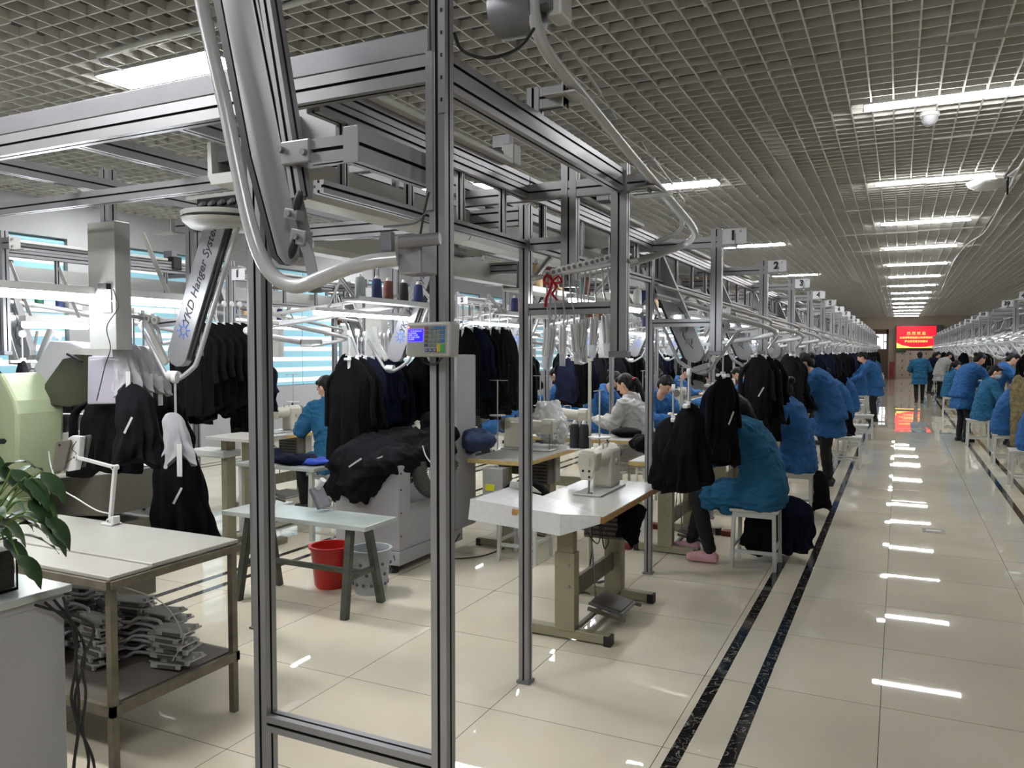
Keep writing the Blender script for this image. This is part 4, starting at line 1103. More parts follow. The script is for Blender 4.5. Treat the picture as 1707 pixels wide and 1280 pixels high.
    if sit:
        ringset(c, [(-.06, .445, .22, .17, 0), (-.06, .50, .215, .165, 0), (-.05, .60, .185, .14, 0)])
        for s in (-1, 1): c.limb([V((s * .1, 0, .535)), V((s * .13, .22, .53)), V((s * .14, .30, .51))], [.10, .10, .092], 14)
        ringset(c, [(.17, .40, .20, .06, 0), (.17, .50, .215, .09, 0), (.14, .60, .16, .05, 0)])
    else:
        yb = spine[0][0]
        ringset(c, [(yb - .005, .60, .235, .185, 0), (yb - .005, .68, .225, .175, 0), (yb, .78, .20, .155, 0), (yb, .88, .175, .135, 0)])
    fuse(c, 'coat', coat, t, .012 if detail else .018, 3, disp=creases(.026, 8, seed * 3.7, 1.3))
    cl = MB(); cl.limb([nk[0] + V((-.05, -.01, .0)), nk[0] + V((0, -.055, .015)), nk[0] + V((.05, -.01, .0))], [.016, .018, .016], 8); cl.build('collar', coat, t, smooth=True)
    # --- trousers, shoes
    p = MB()
    for h, k_, a_ in legs:
        p.limb([h, h.lerp(k_, .5), k_], [.088, .078, .064], 14); p.limb([k_, k_.lerp(a_, .5), a_ + V((0, 0, .01))], [.062, .058, .048], 14)
    ringset(p, [(spine[0][0] + .02, spine[0][1] - .0, .155, .12, 0), (spine[0][0] + .02, spine[0][1] + .1, .15, .11, 0)])
    fuse(p, 'trousers', trousers, t, .013 if detail else .02, 2, disp=creases(.008, 10, seed))
    for i, (h, k_, a_) in enumerate(legs):
        m_ = MB(); z = a_.z - .09
        m_.limb([V((a_.x, a_.y - .035, z + .042)), V((a_.x, a_.y + .07, z + .04)), V((a_.x, a_.y + toe, z + .032))], [.038, .042, .032], 12); m_.limb([V((a_.x, a_.y - .01, z + .05)), V((a_.x, a_.y - .01, z + .085))], [.038, .034], 10)
        m_.lim((a_.x - .035, a_.y - .065, z + .001), (a_.x + .035, a_.y + toe + .02, z + .02))
        fuse(m_, 'shoe', shoe, t, .009, 2)
    # --- hair
    h = MB(); h.ell(H(0, -.018, .022), .083, .092, .100, 16, Rh); h.ell(H(0, -.05, -.02), .075, .06, .085, 14, Rh)
    h.ell(H(0, .05, .075), .062, .04, .03, 12, Rh)
    if hair == 'tail':
        h.limb([H(0, -.10, .02), H(0, -.135, -.01), H(0, -.15, -.09), H(.01, -.13, -.19), H(.012, -.11, -.28)], [.026, .028, .03, .026, .01], 10)
    elif hair == 'bun':
        h.ell(H(0, -.125, .02), .04, .035, .04, 12, Rh)
    elif hair == 'long':
        h.limb([H(0, -.07, -.0), H(0, -.11, -.12), H(0, -.10, -.25)], [.07, .065, .03], 12)
    fuse(h, 'hair', 'hair', t, .008, 2, disp=folds(.006, 30, 6, seed))
    if hair == 'tail': MB().lathe([(.024, -.012), (.03, 0), (.024, .012)], H(0, -.115, .01), 12, Rh).build('hair_tie', 'red_ribbon' if seed % 2 else 'black_rubber', t)
    for s in (-1, 1):
        MB().ell(H(s * .030, .083, .014), .012, .006, .0055, 10, Rh).build('eye', 'hair', t, smooth=True)
        MB().bar(H(s * .018, .088, .034), H(s * .044, .076, .034), .005, .004).build('eyebrow', 'hair', t)
    MB().ell(H(0, .094, -.066), .019, .004, .004, 10, Rh).build('mouth', mat('lip', 'a35a50', .5) if 'lip' not in M else 'lip', t, smooth=True)
    if mask:
        k = MB(); k.ell(H(0, .045, -.05), .064, .068, .055, 16, Rh); k.build('face_mask', 'mask_blue', t, smooth=True)
    return Proto(t)
PP_SIT = person('x', 'sit', shoe='shoe_pink', hair='long', seed=1)
PP_SIT2 = person('x', 'sit', coat='coat_blue_royal', hair='bun', seed=2, detail=False)
PP_UP2 = person('x', 'sit_up', coat='coat_blue_royal', hair='bun', seed=13, detail=False)
PP_UP = person('x', 'sit_up', coat='coat_blue', hair='tail', seed=3, turn=.3)
PP_MASK = person('x', 'sit_up', coat='coat_blue', hair='bun', mask=True, seed=4, turn=-.15)
PP_WHITE = person('x', 'sit_up', coat='coat_white', hair='tail', seed=5, turn=0)
PP_LEAN = person('x', 'lean', coat='coat_blue_royal', hair='bun', seed=6, detail=False)
PP_LEANW = person('x', 'lean', coat='coat_white', hair='none', seed=7)
PP_WALK = person('x', 'walk', coat='coat_blue', hair='none', seed=8)
PP_NAVY = person('x', 'lean', coat='cloth_navy', hair='long', seed=9, detail=False)
FL = PI / 2          # facing -x
def stoolat(x, y, lab_, grp=None, rz=0): return P_STOOL.place((x, y, 0), rz, lab_, grp)
# left row along the main aisle
s1 = (W(1305, 943, Z=0) + W(1330, 905, Z=0)) / 2
sx, sy = -.955, 6.22
stoolat(sx, sy, 'white stool nearest the camera beside the aisle stripes, under the first seated worker')
PP_SIT.place((sx - .03, sy + .02, 0), FL, 'person in teal-blue work coat and pink shoes bent over the near sewing table', None)
stoolat(-.90, 8.28, 'white stool under the second seated worker of the left row')
PP_UP2.place((-.93, 8.28, 0), FL, 'person in bright blue work coat seated behind the nearest left worker', None)
PP_LEAN.place((-.80, 10.35, 0), FL, 'person in blue coat standing bent over the third left table', None)
rg = random.Random(5)
for i in range(3, 20):
    y = 6.3 + P * i
    st = stoolat(-.90 + rg.uniform(-.05, .1), y, 'white stool in the left row, far down the aisle', 'far stools left of the main aisle')
    r = rg.random()
    if i in (3, 4): (PP_SIT2 if i == 4 else PP_UP2).place((-.93, y, 0), FL + rg.uniform(-.2, .2), 'person in blue coat bent at work, %s seated worker past the standing one' % ('first' if i == 3 else 'second'), 'seated workers down the left row')
    elif i == 7: PP_LEAN.place((-.55, y - 1, 0), FL + .2, 'person in blue coat standing far down the left row', None)
    elif i < 17 and r < .85: (PP_SIT2 if i % 2 else PP_UP2).place((-.93, y, 0), FL + rg.uniform(-.2, .2), 'far person in blue coat seated in the left row', 'far seated workers of the left row')
# walker in the aisle
wp = W(1532, 672, Z=0)
PP_WALK.place((wp.x, wp.y, 0), .12, 'person in blue coat and black trousers walking away down the main aisle')
# right row
def R_(px, py): return W(px, py, Z=0)
q = R_(1629, 742); stoolat(q.x, q.y, 'white stool under the masked worker right of the aisle')
PP_MASK.place((q.x + .12, q.y + .02, 0), -PI / 2 + .1, 'person in blue coat with pale face mask seated sewing right of the aisle')
q = R_(1676, 775); stoolat(q.x, q.y, 'white stool right of the aisle below the bent blue back')
PP_SIT2.place((q.x + .05, q.y, 0), -PI / 2 - .1, 'person in blue coat bent forward between the masked worker and the camouflage cloth')
q = R_(1712, 812); stoolat(q.x - .02, q.y, 'white stool with dotted cushion at the right picture edge')
PP_SIT2.place((q.x + .12, q.y, 0), -PI / 2, 'person in bright blue coat cut off by the right picture edge')
q = R_(1620, 745); PP_LEAN.place((q.x - .05, q.y + .9, 0), -PI / 2 + .5, 'tall person in bright blue coat leaning in with back turned, right of the aisle')
q = R_(1655, 735); PP_LEAN.place((q.x + .1, q.y + .6, 0), -PI / 2 + .1, 'person in blue coat and dark bobbed hair leaning over behind the masked worker')
q = R_(1583, 690); stoolat(q.x, q.y, 'white stool under the small seated worker further up the right row')
PP_UP.place((q.x + .02, q.y + .03, 0), -PI / 2 + .3, 'small person in blue coat seated on a white stool further up the right row')
q = R_(1568, 664); PP_LEANW.place((q.x, q.y, 0), -PI / 2 + .4, 'person in white coat and black trousers leaning in from the aisle')
q = R_(1551, 656); PP_NAVY.place((q.x, q.y, 0), -PI / 2 + .3, 'person in dark navy clothes bent over beyond the white coat')
q = R_(1590, 664); PP_UP.place((q.x + .6, q.y + .9, 0), -PI / 2 + .2, 'person in blue coat half hidden behind the white-coated one')
for i in range(8):
    y = 26.5 + i * 2.3
    if i < 4: continue
    stoolat(1.2, y, 'far white stool in the right row', 'far stools right of the main aisle')
    if i > 1: PP_SIT2.place((1.25, y, 0), -PI / 2, 'far person in blue coat seated in the right row', 'far seated workers of the right row')
# inner rows
q = W(500, 800, Z=.45); PP_UP.place((-5.0, 6.25, 0), FL - .35, 'person in teal-blue coat with long ponytail sewing beyond the inner aisle')
stoolat(-4.98, 6.2, 'white stool under the ponytailed worker beyond the inner aisle')
PP_WHITE.place((-2.55, 8.3, 0), FL - .1, 'person in white jacket with ponytail sewing in profile at the wooden-edged table')
stoolat(-2.52, 8.3, 'white stool under the worker in white jacket')
PP_SIT2.place((-2.75, 9.6, 0), FL + 2.6, 'person with dark hair in blue bent over behind the worker in white', None)
stoolat(-2.75, 9.65, 'white stool behind the worker in white')
for i, (x, y, r) in enumerate([(-5.1, 8.3, 0), (-5.15, 10.5, 0), (-5.1, 12.7, 0), (-3.95, 11.0, PI), (-3.95, 13.2, PI), (-3.95, 15.3, PI), (-2.40, 12.6, 0), (-2.40, 14.8, 0)]):
    stoolat(x, y, 'far white stool among the inner lines', 'stools among the inner lines')
    PP_SIT2.place((x, y, 0), FL + r, 'far person in blue coat seated among the inner lines', 'seated workers among the inner lines')
# ---------------------------------------------------------------- tables and machines along the rows
rows = [('A', -1.66, 4.56 + P, 20, 0, 'left of the main aisle'), ('B', -6.0, 6.55, 8, 0, 'beyond the inner aisle'), ('C', -3.15, 10.6, 7, PI, 'in the inner row')]
NM = {('A', 0): 'at the first seated worker', ('A', 1): 'at the second seated worker', ('A', 2): 'at the standing worker', ('B', 0): 'beside the ponytailed worker', ('B', 1): 'behind the ponytailed worker', ('C', 0): 'beside the worker in white', ('C', 1): 'behind the worker in white'}
for r, x, y0, n, rz, g in rows:
    for i in range(n):
        y = y0 + P * i; w = NM.get((r, i))
        P_TABP.place((x, y, 0), rz, 'cream-legged sewing table ' + w if w else 'far cream-legged sewing table ' + g, 'sewing tables ' + g)
        P_MACH.place((x, y + (.12 if rz == 0 else -.12), .754), rz, 'cream sewing machine ' + w if w else 'far cream sewing machine ' + g, 'sewing machines ' + g)
for i in range(16):
    y = 14.2 + i * 2.13
    P_TABP.place((2.06, y, 0), PI, 'far sewing table right of the aisle', 'sewing tables right of the aisle')
    P_MACH.place((2.06, y, .754), PI, 'far sewing machine right of the aisle', 'sewing machines right of the aisle')
# stools further down standing empty
for x, y in ((-.62, 12.0), (-.6, 13.9), (-.58, 16.1)):
    stoolat(x, y, 'empty white stool near the stripes down the left row', 'empty stools by the stripes')
# ================================================================ garments close by
def pile(mb_pts, name, m, lab_, cat, vox=.014, amp=.02, sc=9, loc=None, seed=0):
    mb = MB()
    for a in mb_pts:
        mb.ell(*a) if len(a) < 6 else mb.ell(a[0], a[1], a[2], a[3], a[4], a[5])
    o = fuse(mb, name, m, None, vox, 4, disp=folds(amp, sc, sc * .7, seed)); return tag(o, lab_, cat)
# jackets hung on the near left rail; each with a wrapped white hanger
P_WRAP = None
t = thing('wrapped_hanger', 'x', 'hanger')
MB().lathe([(.004, -.01), (.028, -.01), (.028, .01), (.004, .01)], (0, 0, .012), 16, Matrix.Rotation(PI / 2, 3, 'Y')).build('roller', 'white_plastic', t, smooth=True)
MB().tube([(0, 0, .0), (0, 0, -.20)], .006, 8).build('rod', 'white_tube', t)
g = garment_mesh(.26, .05, .075, .03, 77, lobes=1, hem=.03); 
o = g.build('white_wrap', 'cloth_white', t, smooth=True, loc=(0, 0, -.17))
MB().lim((.02, -.045, -.50), (.045, -.04, -.33)).build('paper_tag', 'white_plastic', t)
P_WRAP = Proto(t)
JN = [garment('hanging_jacket', L, a, b, d, sd, m, 'x', st, arms=sd in (21, 25)) for L, a, b, d, sd, m, st in
      ((.46, .15, .17, .09, 21, 'cloth_black', False), (.44, .10, .13, .08, 22, 'cloth_charcoal', True), (.50, .15, .16, .10, 23, 'cloth_black', True), (.62, .10, .17, .09, 24, 'cloth_black', True), (.80, .17, .17, .11, 25, 'cloth_black', False))]
wr = [(207, 520, 3.05), (222, 523, 3.12), (238, 527, 3.18), (252, 532, 3.24)]
for i, (a, b, y) in enumerate(wr):
    p = W(a, b, Y=y); P_WRAP.place(p, .5 + .2 * i, 'white cloth-wrapped hanger above the jackets, %s from the left' % ['first', 'second', 'third', 'fourth'][i], 'wrapped hangers at the left loop')
for i, (a, b, y, k, l_) in enumerate(((175, 655, 3.15, 0, 'black jacket hanging left of the charcoal one near the grey cabinet'), (222, 640, 3.05, 1, 'charcoal jacket with thin reflective strips hanging at the left'), (258, 622, 3.42, 2, 'black jacket with reflective strips hanging right of the charcoal one'))):
    p = W(a, b, Y=y); JN[k].place(p + V((0, 0, .0)), .3, l_)
p = W(292, 634, Y=3.12); P_WRAP.place(p, .4, 'single cloth-wrapped hanger at the bottom of the left lift arm', scale=(1.15, 1, 1.05))
p = W(300, 728, Y=3.16); JN[3].place(p, .4, 'lowest black jacket, hanging alone under the left lift arm')
rg = random.Random(9)
for i in range(7):
    p = W(322 + i * 13, 545, Y=5.0 + .1 * i)
    P_HANG.place((p.x, p.y, p.z + .2), .3, 'white roller hanger in the dense black cluster behind the left lift arm', 'roller hangers of the left cluster')
    JN[4].place((p.x, p.y, p.z + .04), .2 + .05 * i, 'black jacket in the dense cluster behind the left lift arm', 'black jackets of the left cluster', scale=(1, .42, 1.0 - .04 * (i % 3)))
for i in range(6):
    p = W(583 + i * 13, 595, Y=5.0 + .12 * i)
    P_HANG.place((p.x, p.y, p.z + .17), .3, 'white roller hanger above the dark jackets left of the keypad', 'roller hangers left of the keypad')
    (GARM[2] if i in (2, 3) else JN[4]).place((p.x, p.y, p.z), .2 + .15 * i, '%s jacket hanging above the ironing cabinet' % ('navy' if i in (2, 3) else 'black'), 'jackets above the ironing cabinet', scale=(.9, .45, 1.0))
t = garment_mesh(.55, .16, .15, .10, 71, lobes=1); o = t.build('hanging_trousers', 'cloth_charcoal', None, smooth=True); o.location = W(615, 668, Y=5.3); tag(o, 'long charcoal trousers hanging lowest behind the ironing cabinet', 'garment')
for i in range(6):
    p = W(772 + i * 15, 545, Y=6.2 + .1 * i)
    P_HANG.place((p.x, p.y, p.z + .17), .3, 'white roller hanger right of the keypad post', 'roller hangers right of the keypad')
    GARM[[0, 2, 4, 1, 3, 4][i]].place((p.x, p.y, p.z), .3 * i, 'dark jacket hanging right of the keypad post', 'jackets right of the keypad', scale=(1.1, .6, 1.15 if i != 3 else 1.0))
NEARJ = [garment('hanging_jacket', .62, .09, .19, .09, 36, 'cloth_black', 'x', arms=False), garment('hanging_jacket', .62, .09, .16, .09, 37, 'cloth_charcoal', 'x', arms=False)]
# garments of the first two aisle stations
for i, (a, b, y, k, sc_, l_) in enumerate(((1148, 672, 4.75, 4, (.78, .8, .80), 'black jacket hanging nearest over the aisle-side table edge'), (1122, 695, 4.98, 3, (.85, .8, .74), 'charcoal jacket just left behind the nearest aisle-side jacket'),
                                   (1205, 622, 5.75, 0, (.80, .8, 1.05), 'black jacket with pale hem hanging at sign post 1'), (1190, 640, 5.85, 2, (1, 1, 1), 'navy jacket hanging left of sign post 1 jackets'),
                                   (1285, 616, 7.9, 1, (1, 1, 1), 'black jacket hanging over the second left worker'), (1265, 622, 7.85, 4, (.9, .9, .9), 'black jacket hanging before the second left worker'))):
    p = W(a, b, Y=y)
    P_HANG.place(p + V((0, 0, .17)), .3 * i, 'white roller hanger holding the ' + l_.split(' jacket')[0] + ' jacket ' + l_.split('jacket ')[1] if False else 'white roller hanger with ' + l_, 'roller hangers of the near aisle stations')
    (GARM[k] if i > 1 else NEARJ[i]).place(p, .35 * i, l_, None, scale=sc_)
# cloth bundle under the first stool, hanging clothes behind the stools
t = garment_mesh(.42, .14, .17, .10, 91, lobes=1); o = t.build('cloth_bundle', 'cloth_navy', None, smooth=True); o.location = (sx + .20, sy + .28, .50); tag(o, 'dark navy clothes slung over the back of the nearest stool', 'clothes')
t = garment_mesh(.30, .10, .12, .06, 92, lobes=1); o = t.build('cloth_bundle', 'cloth_black', None, smooth=True); o.location = (sx + .03, sy - .02, .425); tag(o, 'black cloth hanging under the nearest stool seat', 'clothes')
t = garment_mesh(.36, .06, .08, .04, 93, lobes=1); o = t.build('cloth_bundle', 'cloth_charcoal', None, smooth=True); o.location = (-.68, 8.32, .455); tag(o, 'dark scarf hanging from the second stool', 'clothes')
t = garment_mesh(.34, .10, .13, .07, 94, lobes=1); o = t.build('shoulder_bag', 'cloth_black', None, smooth=True); o.location = W(1407, 682, Y=11.3); tag(o, 'black bag hanging beside the standing left worker', 'bag')
for i, (dx, dy) in enumerate(((-1.08, -.42), (-.75, -.42), (-1.08, .42), (-.75, .42))):
    pass
for i, (x, y) in enumerate(((-2.0, 6.27), (-1.34, 6.27), (-2.0, 7.11), (-1.34, 7.11))):
    o = MB().lim((x - .045, y - .045, 0), (x + .045, y + .045, .045)).build('table_foot_block', 'red_brick_block', None); tag(o, 'dark red block against a foot of the first worker\'s table', 'block', 'dark red blocks at the table feet')
# camouflage cloth
q = W(1700, 625, Y=13.0); t = garment_mesh(.95, .09, .11, .06, 95, lobes=1); o = t.build('camouflage_cloth', 'cloth_camo', None, smooth=True); o.location = q; tag(o, 'camouflage-patterned jacket hanging at the right picture edge', 'garment')
# ================================================================ ironing cabinet, bench, buckets
t = thing('ironing_cabinet', 'large pale grey ironing cabinet draped with dark clothes behind the bench', 'cabinet')
cx0, cx1, cy0, cy1 = -3.81, -3.24, 4.78, 5.7
MB().lim((cx0, cy0, .17), (cx1, cy0 + .16, .80)).build('front_panel', 'cabinet_grey', t, bevel=.008)
MB().lim((cx0 + .02, cy0 + .16, .17), (cx1 - .003, cy1, .50)).build('body', 'cabinet_grey', t, bevel=.006)
MB().lim((cx0, cy0 - .01, .07), (cx1 + .01, cy1, .17)).build('plinth', 'cabinet_grey', t, bevel=.004)
for x, y in ((cx0 + .08, cy0 + .06), (cx1 - .08, cy0 + .06), (cx0 + .08, cy1 - .08), (cx1 - .08, cy1 - .08)):
    MB().lathe([(.03, 0), (.035, .02), (.02, .07)], (x, y, 0), 12).build('foot', 'black_rubber', t)
for z_ in (.28, .45, .62, .74): MB().cyl((cx1 + .0, cy0 + .03, z_), (cx1 + .004, cy0 + .03, z_), .007, 8).build('screw', 'black_metal', t)
MB().lim((cx1 - .10, 5.58, .17), (cx1 + .03, 5.9, 1.60)).build('tall_panel', 'cabinet_grey', t, bevel=.012)
MB().tube(smoothpath([(-3.12, 5.35, .78), (-3.16, 5.25, .62), (-3.16, 5.10, .58), (-3.2, 5.02, .66), (-3.22, 5.02, .80)], 8), .055, 14).build('suction_hose', 'hose_grey', t, smooth=True)
hp = smoothpath([(-3.12, 5.35, .78), (-3.16, 5.25, .62), (-3.16, 5.10, .58), (-3.2, 5.02, .66), (-3.22, 5.02, .80)], 8)
for i in range(1, len(hp) - 1, 1):
    d = (hp[i + 1] - hp[i - 1]).normalized(); MB().cyl(hp[i] - d * .004, hp[i] + d * .004, .062, 14).build('hose_rib', 'hose_grey', t)
MB().tube(smoothpath([(-3.2, 5.6, .14), (-3.1, 5.3, .10), (-3.05, 5.2, .05), (-2.95, 5.5, .008), (-2.9, 5.8, .008)], 5), .006, 6).build('power_cable', 'black_rubber', t)
mb = MB()
for c, r in (((-3.62, 5.15, .86), (.26, .42, .13)), ((-3.40, 5.0, .80), (.22, .36, .12)), ((-3.75, 4.95, .78), (.18, .26, .14)), ((-3.5, 5.35, .90), (.30, .26, .11)), ((-3.80, 4.88, .64), (.12, .14, .20)), ((-3.58, 4.78, .70), (.22, .10, .20)), ((-3.2, 5.2, .86), (.16, .18, .10))):
    mb.ell(c, *r)
o = fuse(mb, 'clothes_pile', 'cloth_charcoal', None, .016, 5, disp=creases(.05, 5, 3.)); tag(o, 'heap of black and charcoal jackets draped over the ironing cabinet', 'clothes')
for a, b_, w in (((-3.62, 4.70, .78), (-3.50, 4.69, .85), .012), ((-3.42, 4.72, .84), (-3.34, 4.73, .87), .010)):
    MB().bar(a, b_, w, .004, up=(0, 1, 0)).build('reflective_strip', 'reflective', o)
for k, pp in enumerate(([(-3.16, 4.98, .93), (-3.12, 4.96, .86), (-3.06, 4.95, .80)], [(-3.10, 5.02, .94), (-3.04, 5.0, .90), (-2.99, 5.0, .83)])):
    MB().tube(smoothpath(pp, 4), .005, 6).build('white_piping', 'white_plastic', o)
mb = MB(); mb.ell((-3.82, 5.45, .93), .22, .30, .035); o = fuse(mb, 'blue_fabric', 'cloth_blue', None, .012, 3, disp=folds(.02, 9, 5, 1.)); tag(o, 'bright blue fabric piece lying at the back of the clothes heap', 'fabric')
mb = MB(); mb.ell((-3.42, 5.62, 1.03), .14, .14, .12); mb.ell((-3.3, 5.55, .95), .12, .12, .10); o = fuse(mb, 'clothes_pile', 'cloth_black', None, .014, 3, disp=folds(.04, 12, 9, 6.)); tag(o, 'crumpled black clothes lump beside the tall grey panel', 'clothes')
t = thing('steam_iron', 'grey hand tool with white grip leaning over the bench edge', 'tool')
p = V((-3.42, 4.13, .665)); MB().box(p, (.03, .12, .15), R=Matrix.Rotation(-.5, 3, 'Y')).build('tool_body', 'grey_steel', t, bevel=.008)
MB().cyl(p + V((-.02, 0, .06)), p + V((.03, 0, .12)), .022, 12).build('grip', 'white_plastic', t)
# bench
t = thing('work_bench', 'low bench with pale glass-like top on dark splayed legs, right of the left posts', 'bench')
bx0, bx1, by0, by1, bz = -4.02, -2.86, 3.86, 4.20, .575
MB().lim((bx0, by0, bz - .03), (bx1, by1, bz)).build('bench_top', 'laminate_grey', t, bevel=.003)
LEG = {}
for i, (x, y, tx_, ty_) in enumerate(((-3.0, 3.84, -3.02, 3.93), (-3.0, 4.22, -3.02, 4.10), (-3.86, 3.84, -3.84, 3.93), (-3.86, 4.22, -3.84, 4.10))):
    MB().bar((x, y, 0), (tx_, ty_, bz - .03), .042, .042, up=(1, 0, 0)).build('leg', 'dark_green_steel', t)
MB().bar((-3.01, 3.88, .24), (-3.01, 4.17, .24), .03, .03).build('stretcher', 'dark_green_steel', t)
MB().bar((-3.85, 3.88, .24), (-3.85, 4.17, .24), .03, .03).build('stretcher', 'dark_green_steel', t)
MB().bar((-3.85, 4.02, .24), (-3.01, 4.02, .24), .03, .03).build('stretcher', 'dark_green_steel', t)
# buckets
t = thing('red_bucket', 'red plastic bucket on the floor under the bench', 'bucket')
MB().lathe([(.10, .0), (.112, .02), (.138, .27), (.152, .275), (.152, .29), (.132, .29), (.105, .03), (.02, .02)], (-3.52, 4.36, 0), 28).build('bucket_body', 'red_plastic', t, smooth=True)
MB().lathe([(.001, .015), (.105, .02), (.105, .03), (.001, .03)], (-3.52, 4.36, 0), 20).build('bucket_bottom', 'red_plastic', t)
t = thing('laundry_basket', 'grey plastic basket with round holes beside the red bucket', 'basket')
c = V((-3.20, 4.38, 0))
MB().lathe([(.105, .0), (.112, .02), (.135, .28), (.148, .285), (.148, .30), (.13, .30), (.10, .03), (.02, .02)], c, 28).build('basket_body', 'basket_plastic', t, smooth=True)
mb = MB()
for r in range(3):
    for k in range(14):
        a = 2 * PI * (k + .5 * (r % 2)) / 14; rr_ = .1185 + .022 * r; z_ = .07 + r * .075
        mb.cyl(c + V((rr_ * math.cos(a), rr_ * math.sin(a), z_)), c + V(((rr_ + .004) * math.cos(a), (rr_ + .004) * math.sin(a), z_)), .012, 8)
mb.build('hole_pattern', 'basket_dot', t)
# low tables with work beside the ponytailed worker
t = thing('low_work_table', 'low white table piled with dark cut pieces beside the ponytailed worker', 'table')
MB().lim((-5.35, 5.3, .60), (-4.45, 5.75, .63)).build('table_top', 'laminate_grey', t, bevel=.003)
for x in (-5.3, -4.5):
    for y in (5.33, 5.72): MB().lim((x - .018, y - .018, 0), (x + .018, y + .018, .60)).build('leg', 'white_paint', t)
for y in (5.33, 5.72): MB().lim((-5.3, y - .01, .16), (-4.5, y + .01, .19)).build('stretcher', 'white_paint', t)
mb = MB()
for c, r in (((-5.1, 5.5, .66), (.17, .16, .05)), ((-4.8, 5.5, .67), (.2, .17, .045)), ((-5.15, 5.55, .71), (.10, .10, .05))): mb.ell(c, *r)
o = fuse(mb, 'cut_pieces', 'cloth_navy', None, .012, 2, disp=folds(.03, 10, 8, 2.)); tag(o, 'loose stack of navy cut pieces on the low white table', 'fabric')
mb = MB(); mb.ell((-4.62, 5.55, .655), .14, .16, .03); o = fuse(mb, 'cut_pieces', 'cloth_blue', None, .012, 2, disp=folds(.02, 10, 8, 5.)); tag(o, 'blue cut pieces on the right end of the low white table', 'fabric')
# wooden edged tables of the inner row
P_TABI = sewing_table('light_wood')
p = W(838, 745, Z=.75)
P_TABI.place((-2.90, 6.27, 0), 0, 'wooden-edged sewing table right of the keypad post', None)
P_MACH.place((-2.95, 6.40, .754), PI * .5, 'cream sewing machine beside the white plastic bag', None)
t = pile((((-2.86, 6.75, .92), .15, .14, .15), ((-2.93, 6.75, 1.05), .12, .10, .12), ((-2.85, 6.8, 1.12), .05, .05, .07)), 'plastic_bag', 'wrap_white', 'crumpled white plastic bag standing on the wooden-edged table', 'bag', .012, .045, 14, seed=2)
t = pile((((-3.12, 5.75, .90), .17, .13, .09), ((-3.25, 5.8, .86), .12, .10, .10)), 'cloth_heap', 'cloth_denim', 'denim-blue cloth heaped on the left end of the wooden-edged table', 'fabric', .012, .03, 9, seed=4)
t = pile((((-2.6, 5.62, .50), .19, .16, .13), ((-2.5, 5.6, .42), .14, .12, .10)), 'cloth_heap', 'cloth_black', 'black cloth bundle on the small stool below the wooden-edged table', 'clothes', .014, .03, 9, seed=8)
stoolat(-2.62, 5.62, 'white stool carrying a black cloth bundle', None)
t = thing('control_box', 'olive-grey electrical box with yellow labels under the wooden-edged table', 'box')
MB().lim((-2.98, 5.58, .42), (-2.80, 5.70, .70)).build('box_body', 'pale_steel', t, bevel=.005)
MB().lim((-2.95, 5.574, .52), (-2.87, 5.58, .57)).build('label_plate', 'yellow_label', t); MB().lim((-2.84, 5.574, .45), (-2.81, 5.58, .53)).build('label_plate', 'yellow_label', t)
# cross table where the worker in white sits
t = thing('long_sewing_table', 'sewing table with yellow-wood edge seen lengthwise before the worker in white', 'table')
MB().lim((-3.45, 7.45, .715), (-2.35, 7.95, .75)).build('table_top', 'light_wood', t, bevel=.003)
MB().lim((-3.45, 7.45, .75), (-2.35, 7.95, .753)).build('white_laminate', 'laminate_white', t)
for x in (-3.3, -2.62):
    MB().lim((x - .05, 7.66, .05), (x + .05, 7.74, .715)).build('leg', 'cream_steel', t); MB().lim((x - .03, 7.4, 0), (x + .03, 8.0, .06)).build('foot', 'cream_steel', t)
MB().lim((-3.3, 7.68, .22), (-2.6, 7.71, .32)).build('crossbar', 'cream_steel', t)
P_MACH.place((-3.12, 7.72, .754), PI / 2, 'cream sewing machine at the left hand of the worker in white', None)
pile((((-2.5, 7.8, .80), .16, .14, .05),), 'cloth_heap', 'cloth_black', 'folded black cloth before the worker in white', 'fabric', .012, .015, 9)
pile((((-2.15, 7.5, .74), .22, .20, .10), ((-2.05, 7.4, .60), .14, .15, .2)), 'cloth_heap', 'cloth_black', 'large black cloth heap right of the worker in white', 'clothes', .014, .03, 8, seed=3)
# thread stand with two black cones standing behind the empty table
t = thing('thread_stand', 'tall cream thread stand with tray behind the empty sewing table', 'stand')
x_, y_ = W(983, 690, Y=5.3).x, 5.3
MB().cyl((x_, y_, 0), (x_, y_, 1.58), .012, 10).build('pole', 'machine_cream', t)
MB().bar((x_ - .14, y_, 1.57), (x_ + .02, y_, 1.57), .03, .02).build('top_arm', 'machine_cream', t)
MB().lim((x_ - .15, y_ - .07, .93), (x_ + .03, y_ + .07, .94)).build('tray', 'white_plastic', t)
MB().lathe([(.13, 0), (.13, .02), (.02, .03)], (x_, y_, 0), 18).build('stand_base', 'grey_steel', t)
for k, (dx) in enumerate((-.105, -.035)):
    CONES[0].place((x_ + dx, y_ - .02, .94), 0, 'black thread cone on the tall stand behind the empty table, %s one' % ('left' if k == 0 else 'right'), 'black cones on the tall stand', scale=(1.05, 1.05, 1.15))
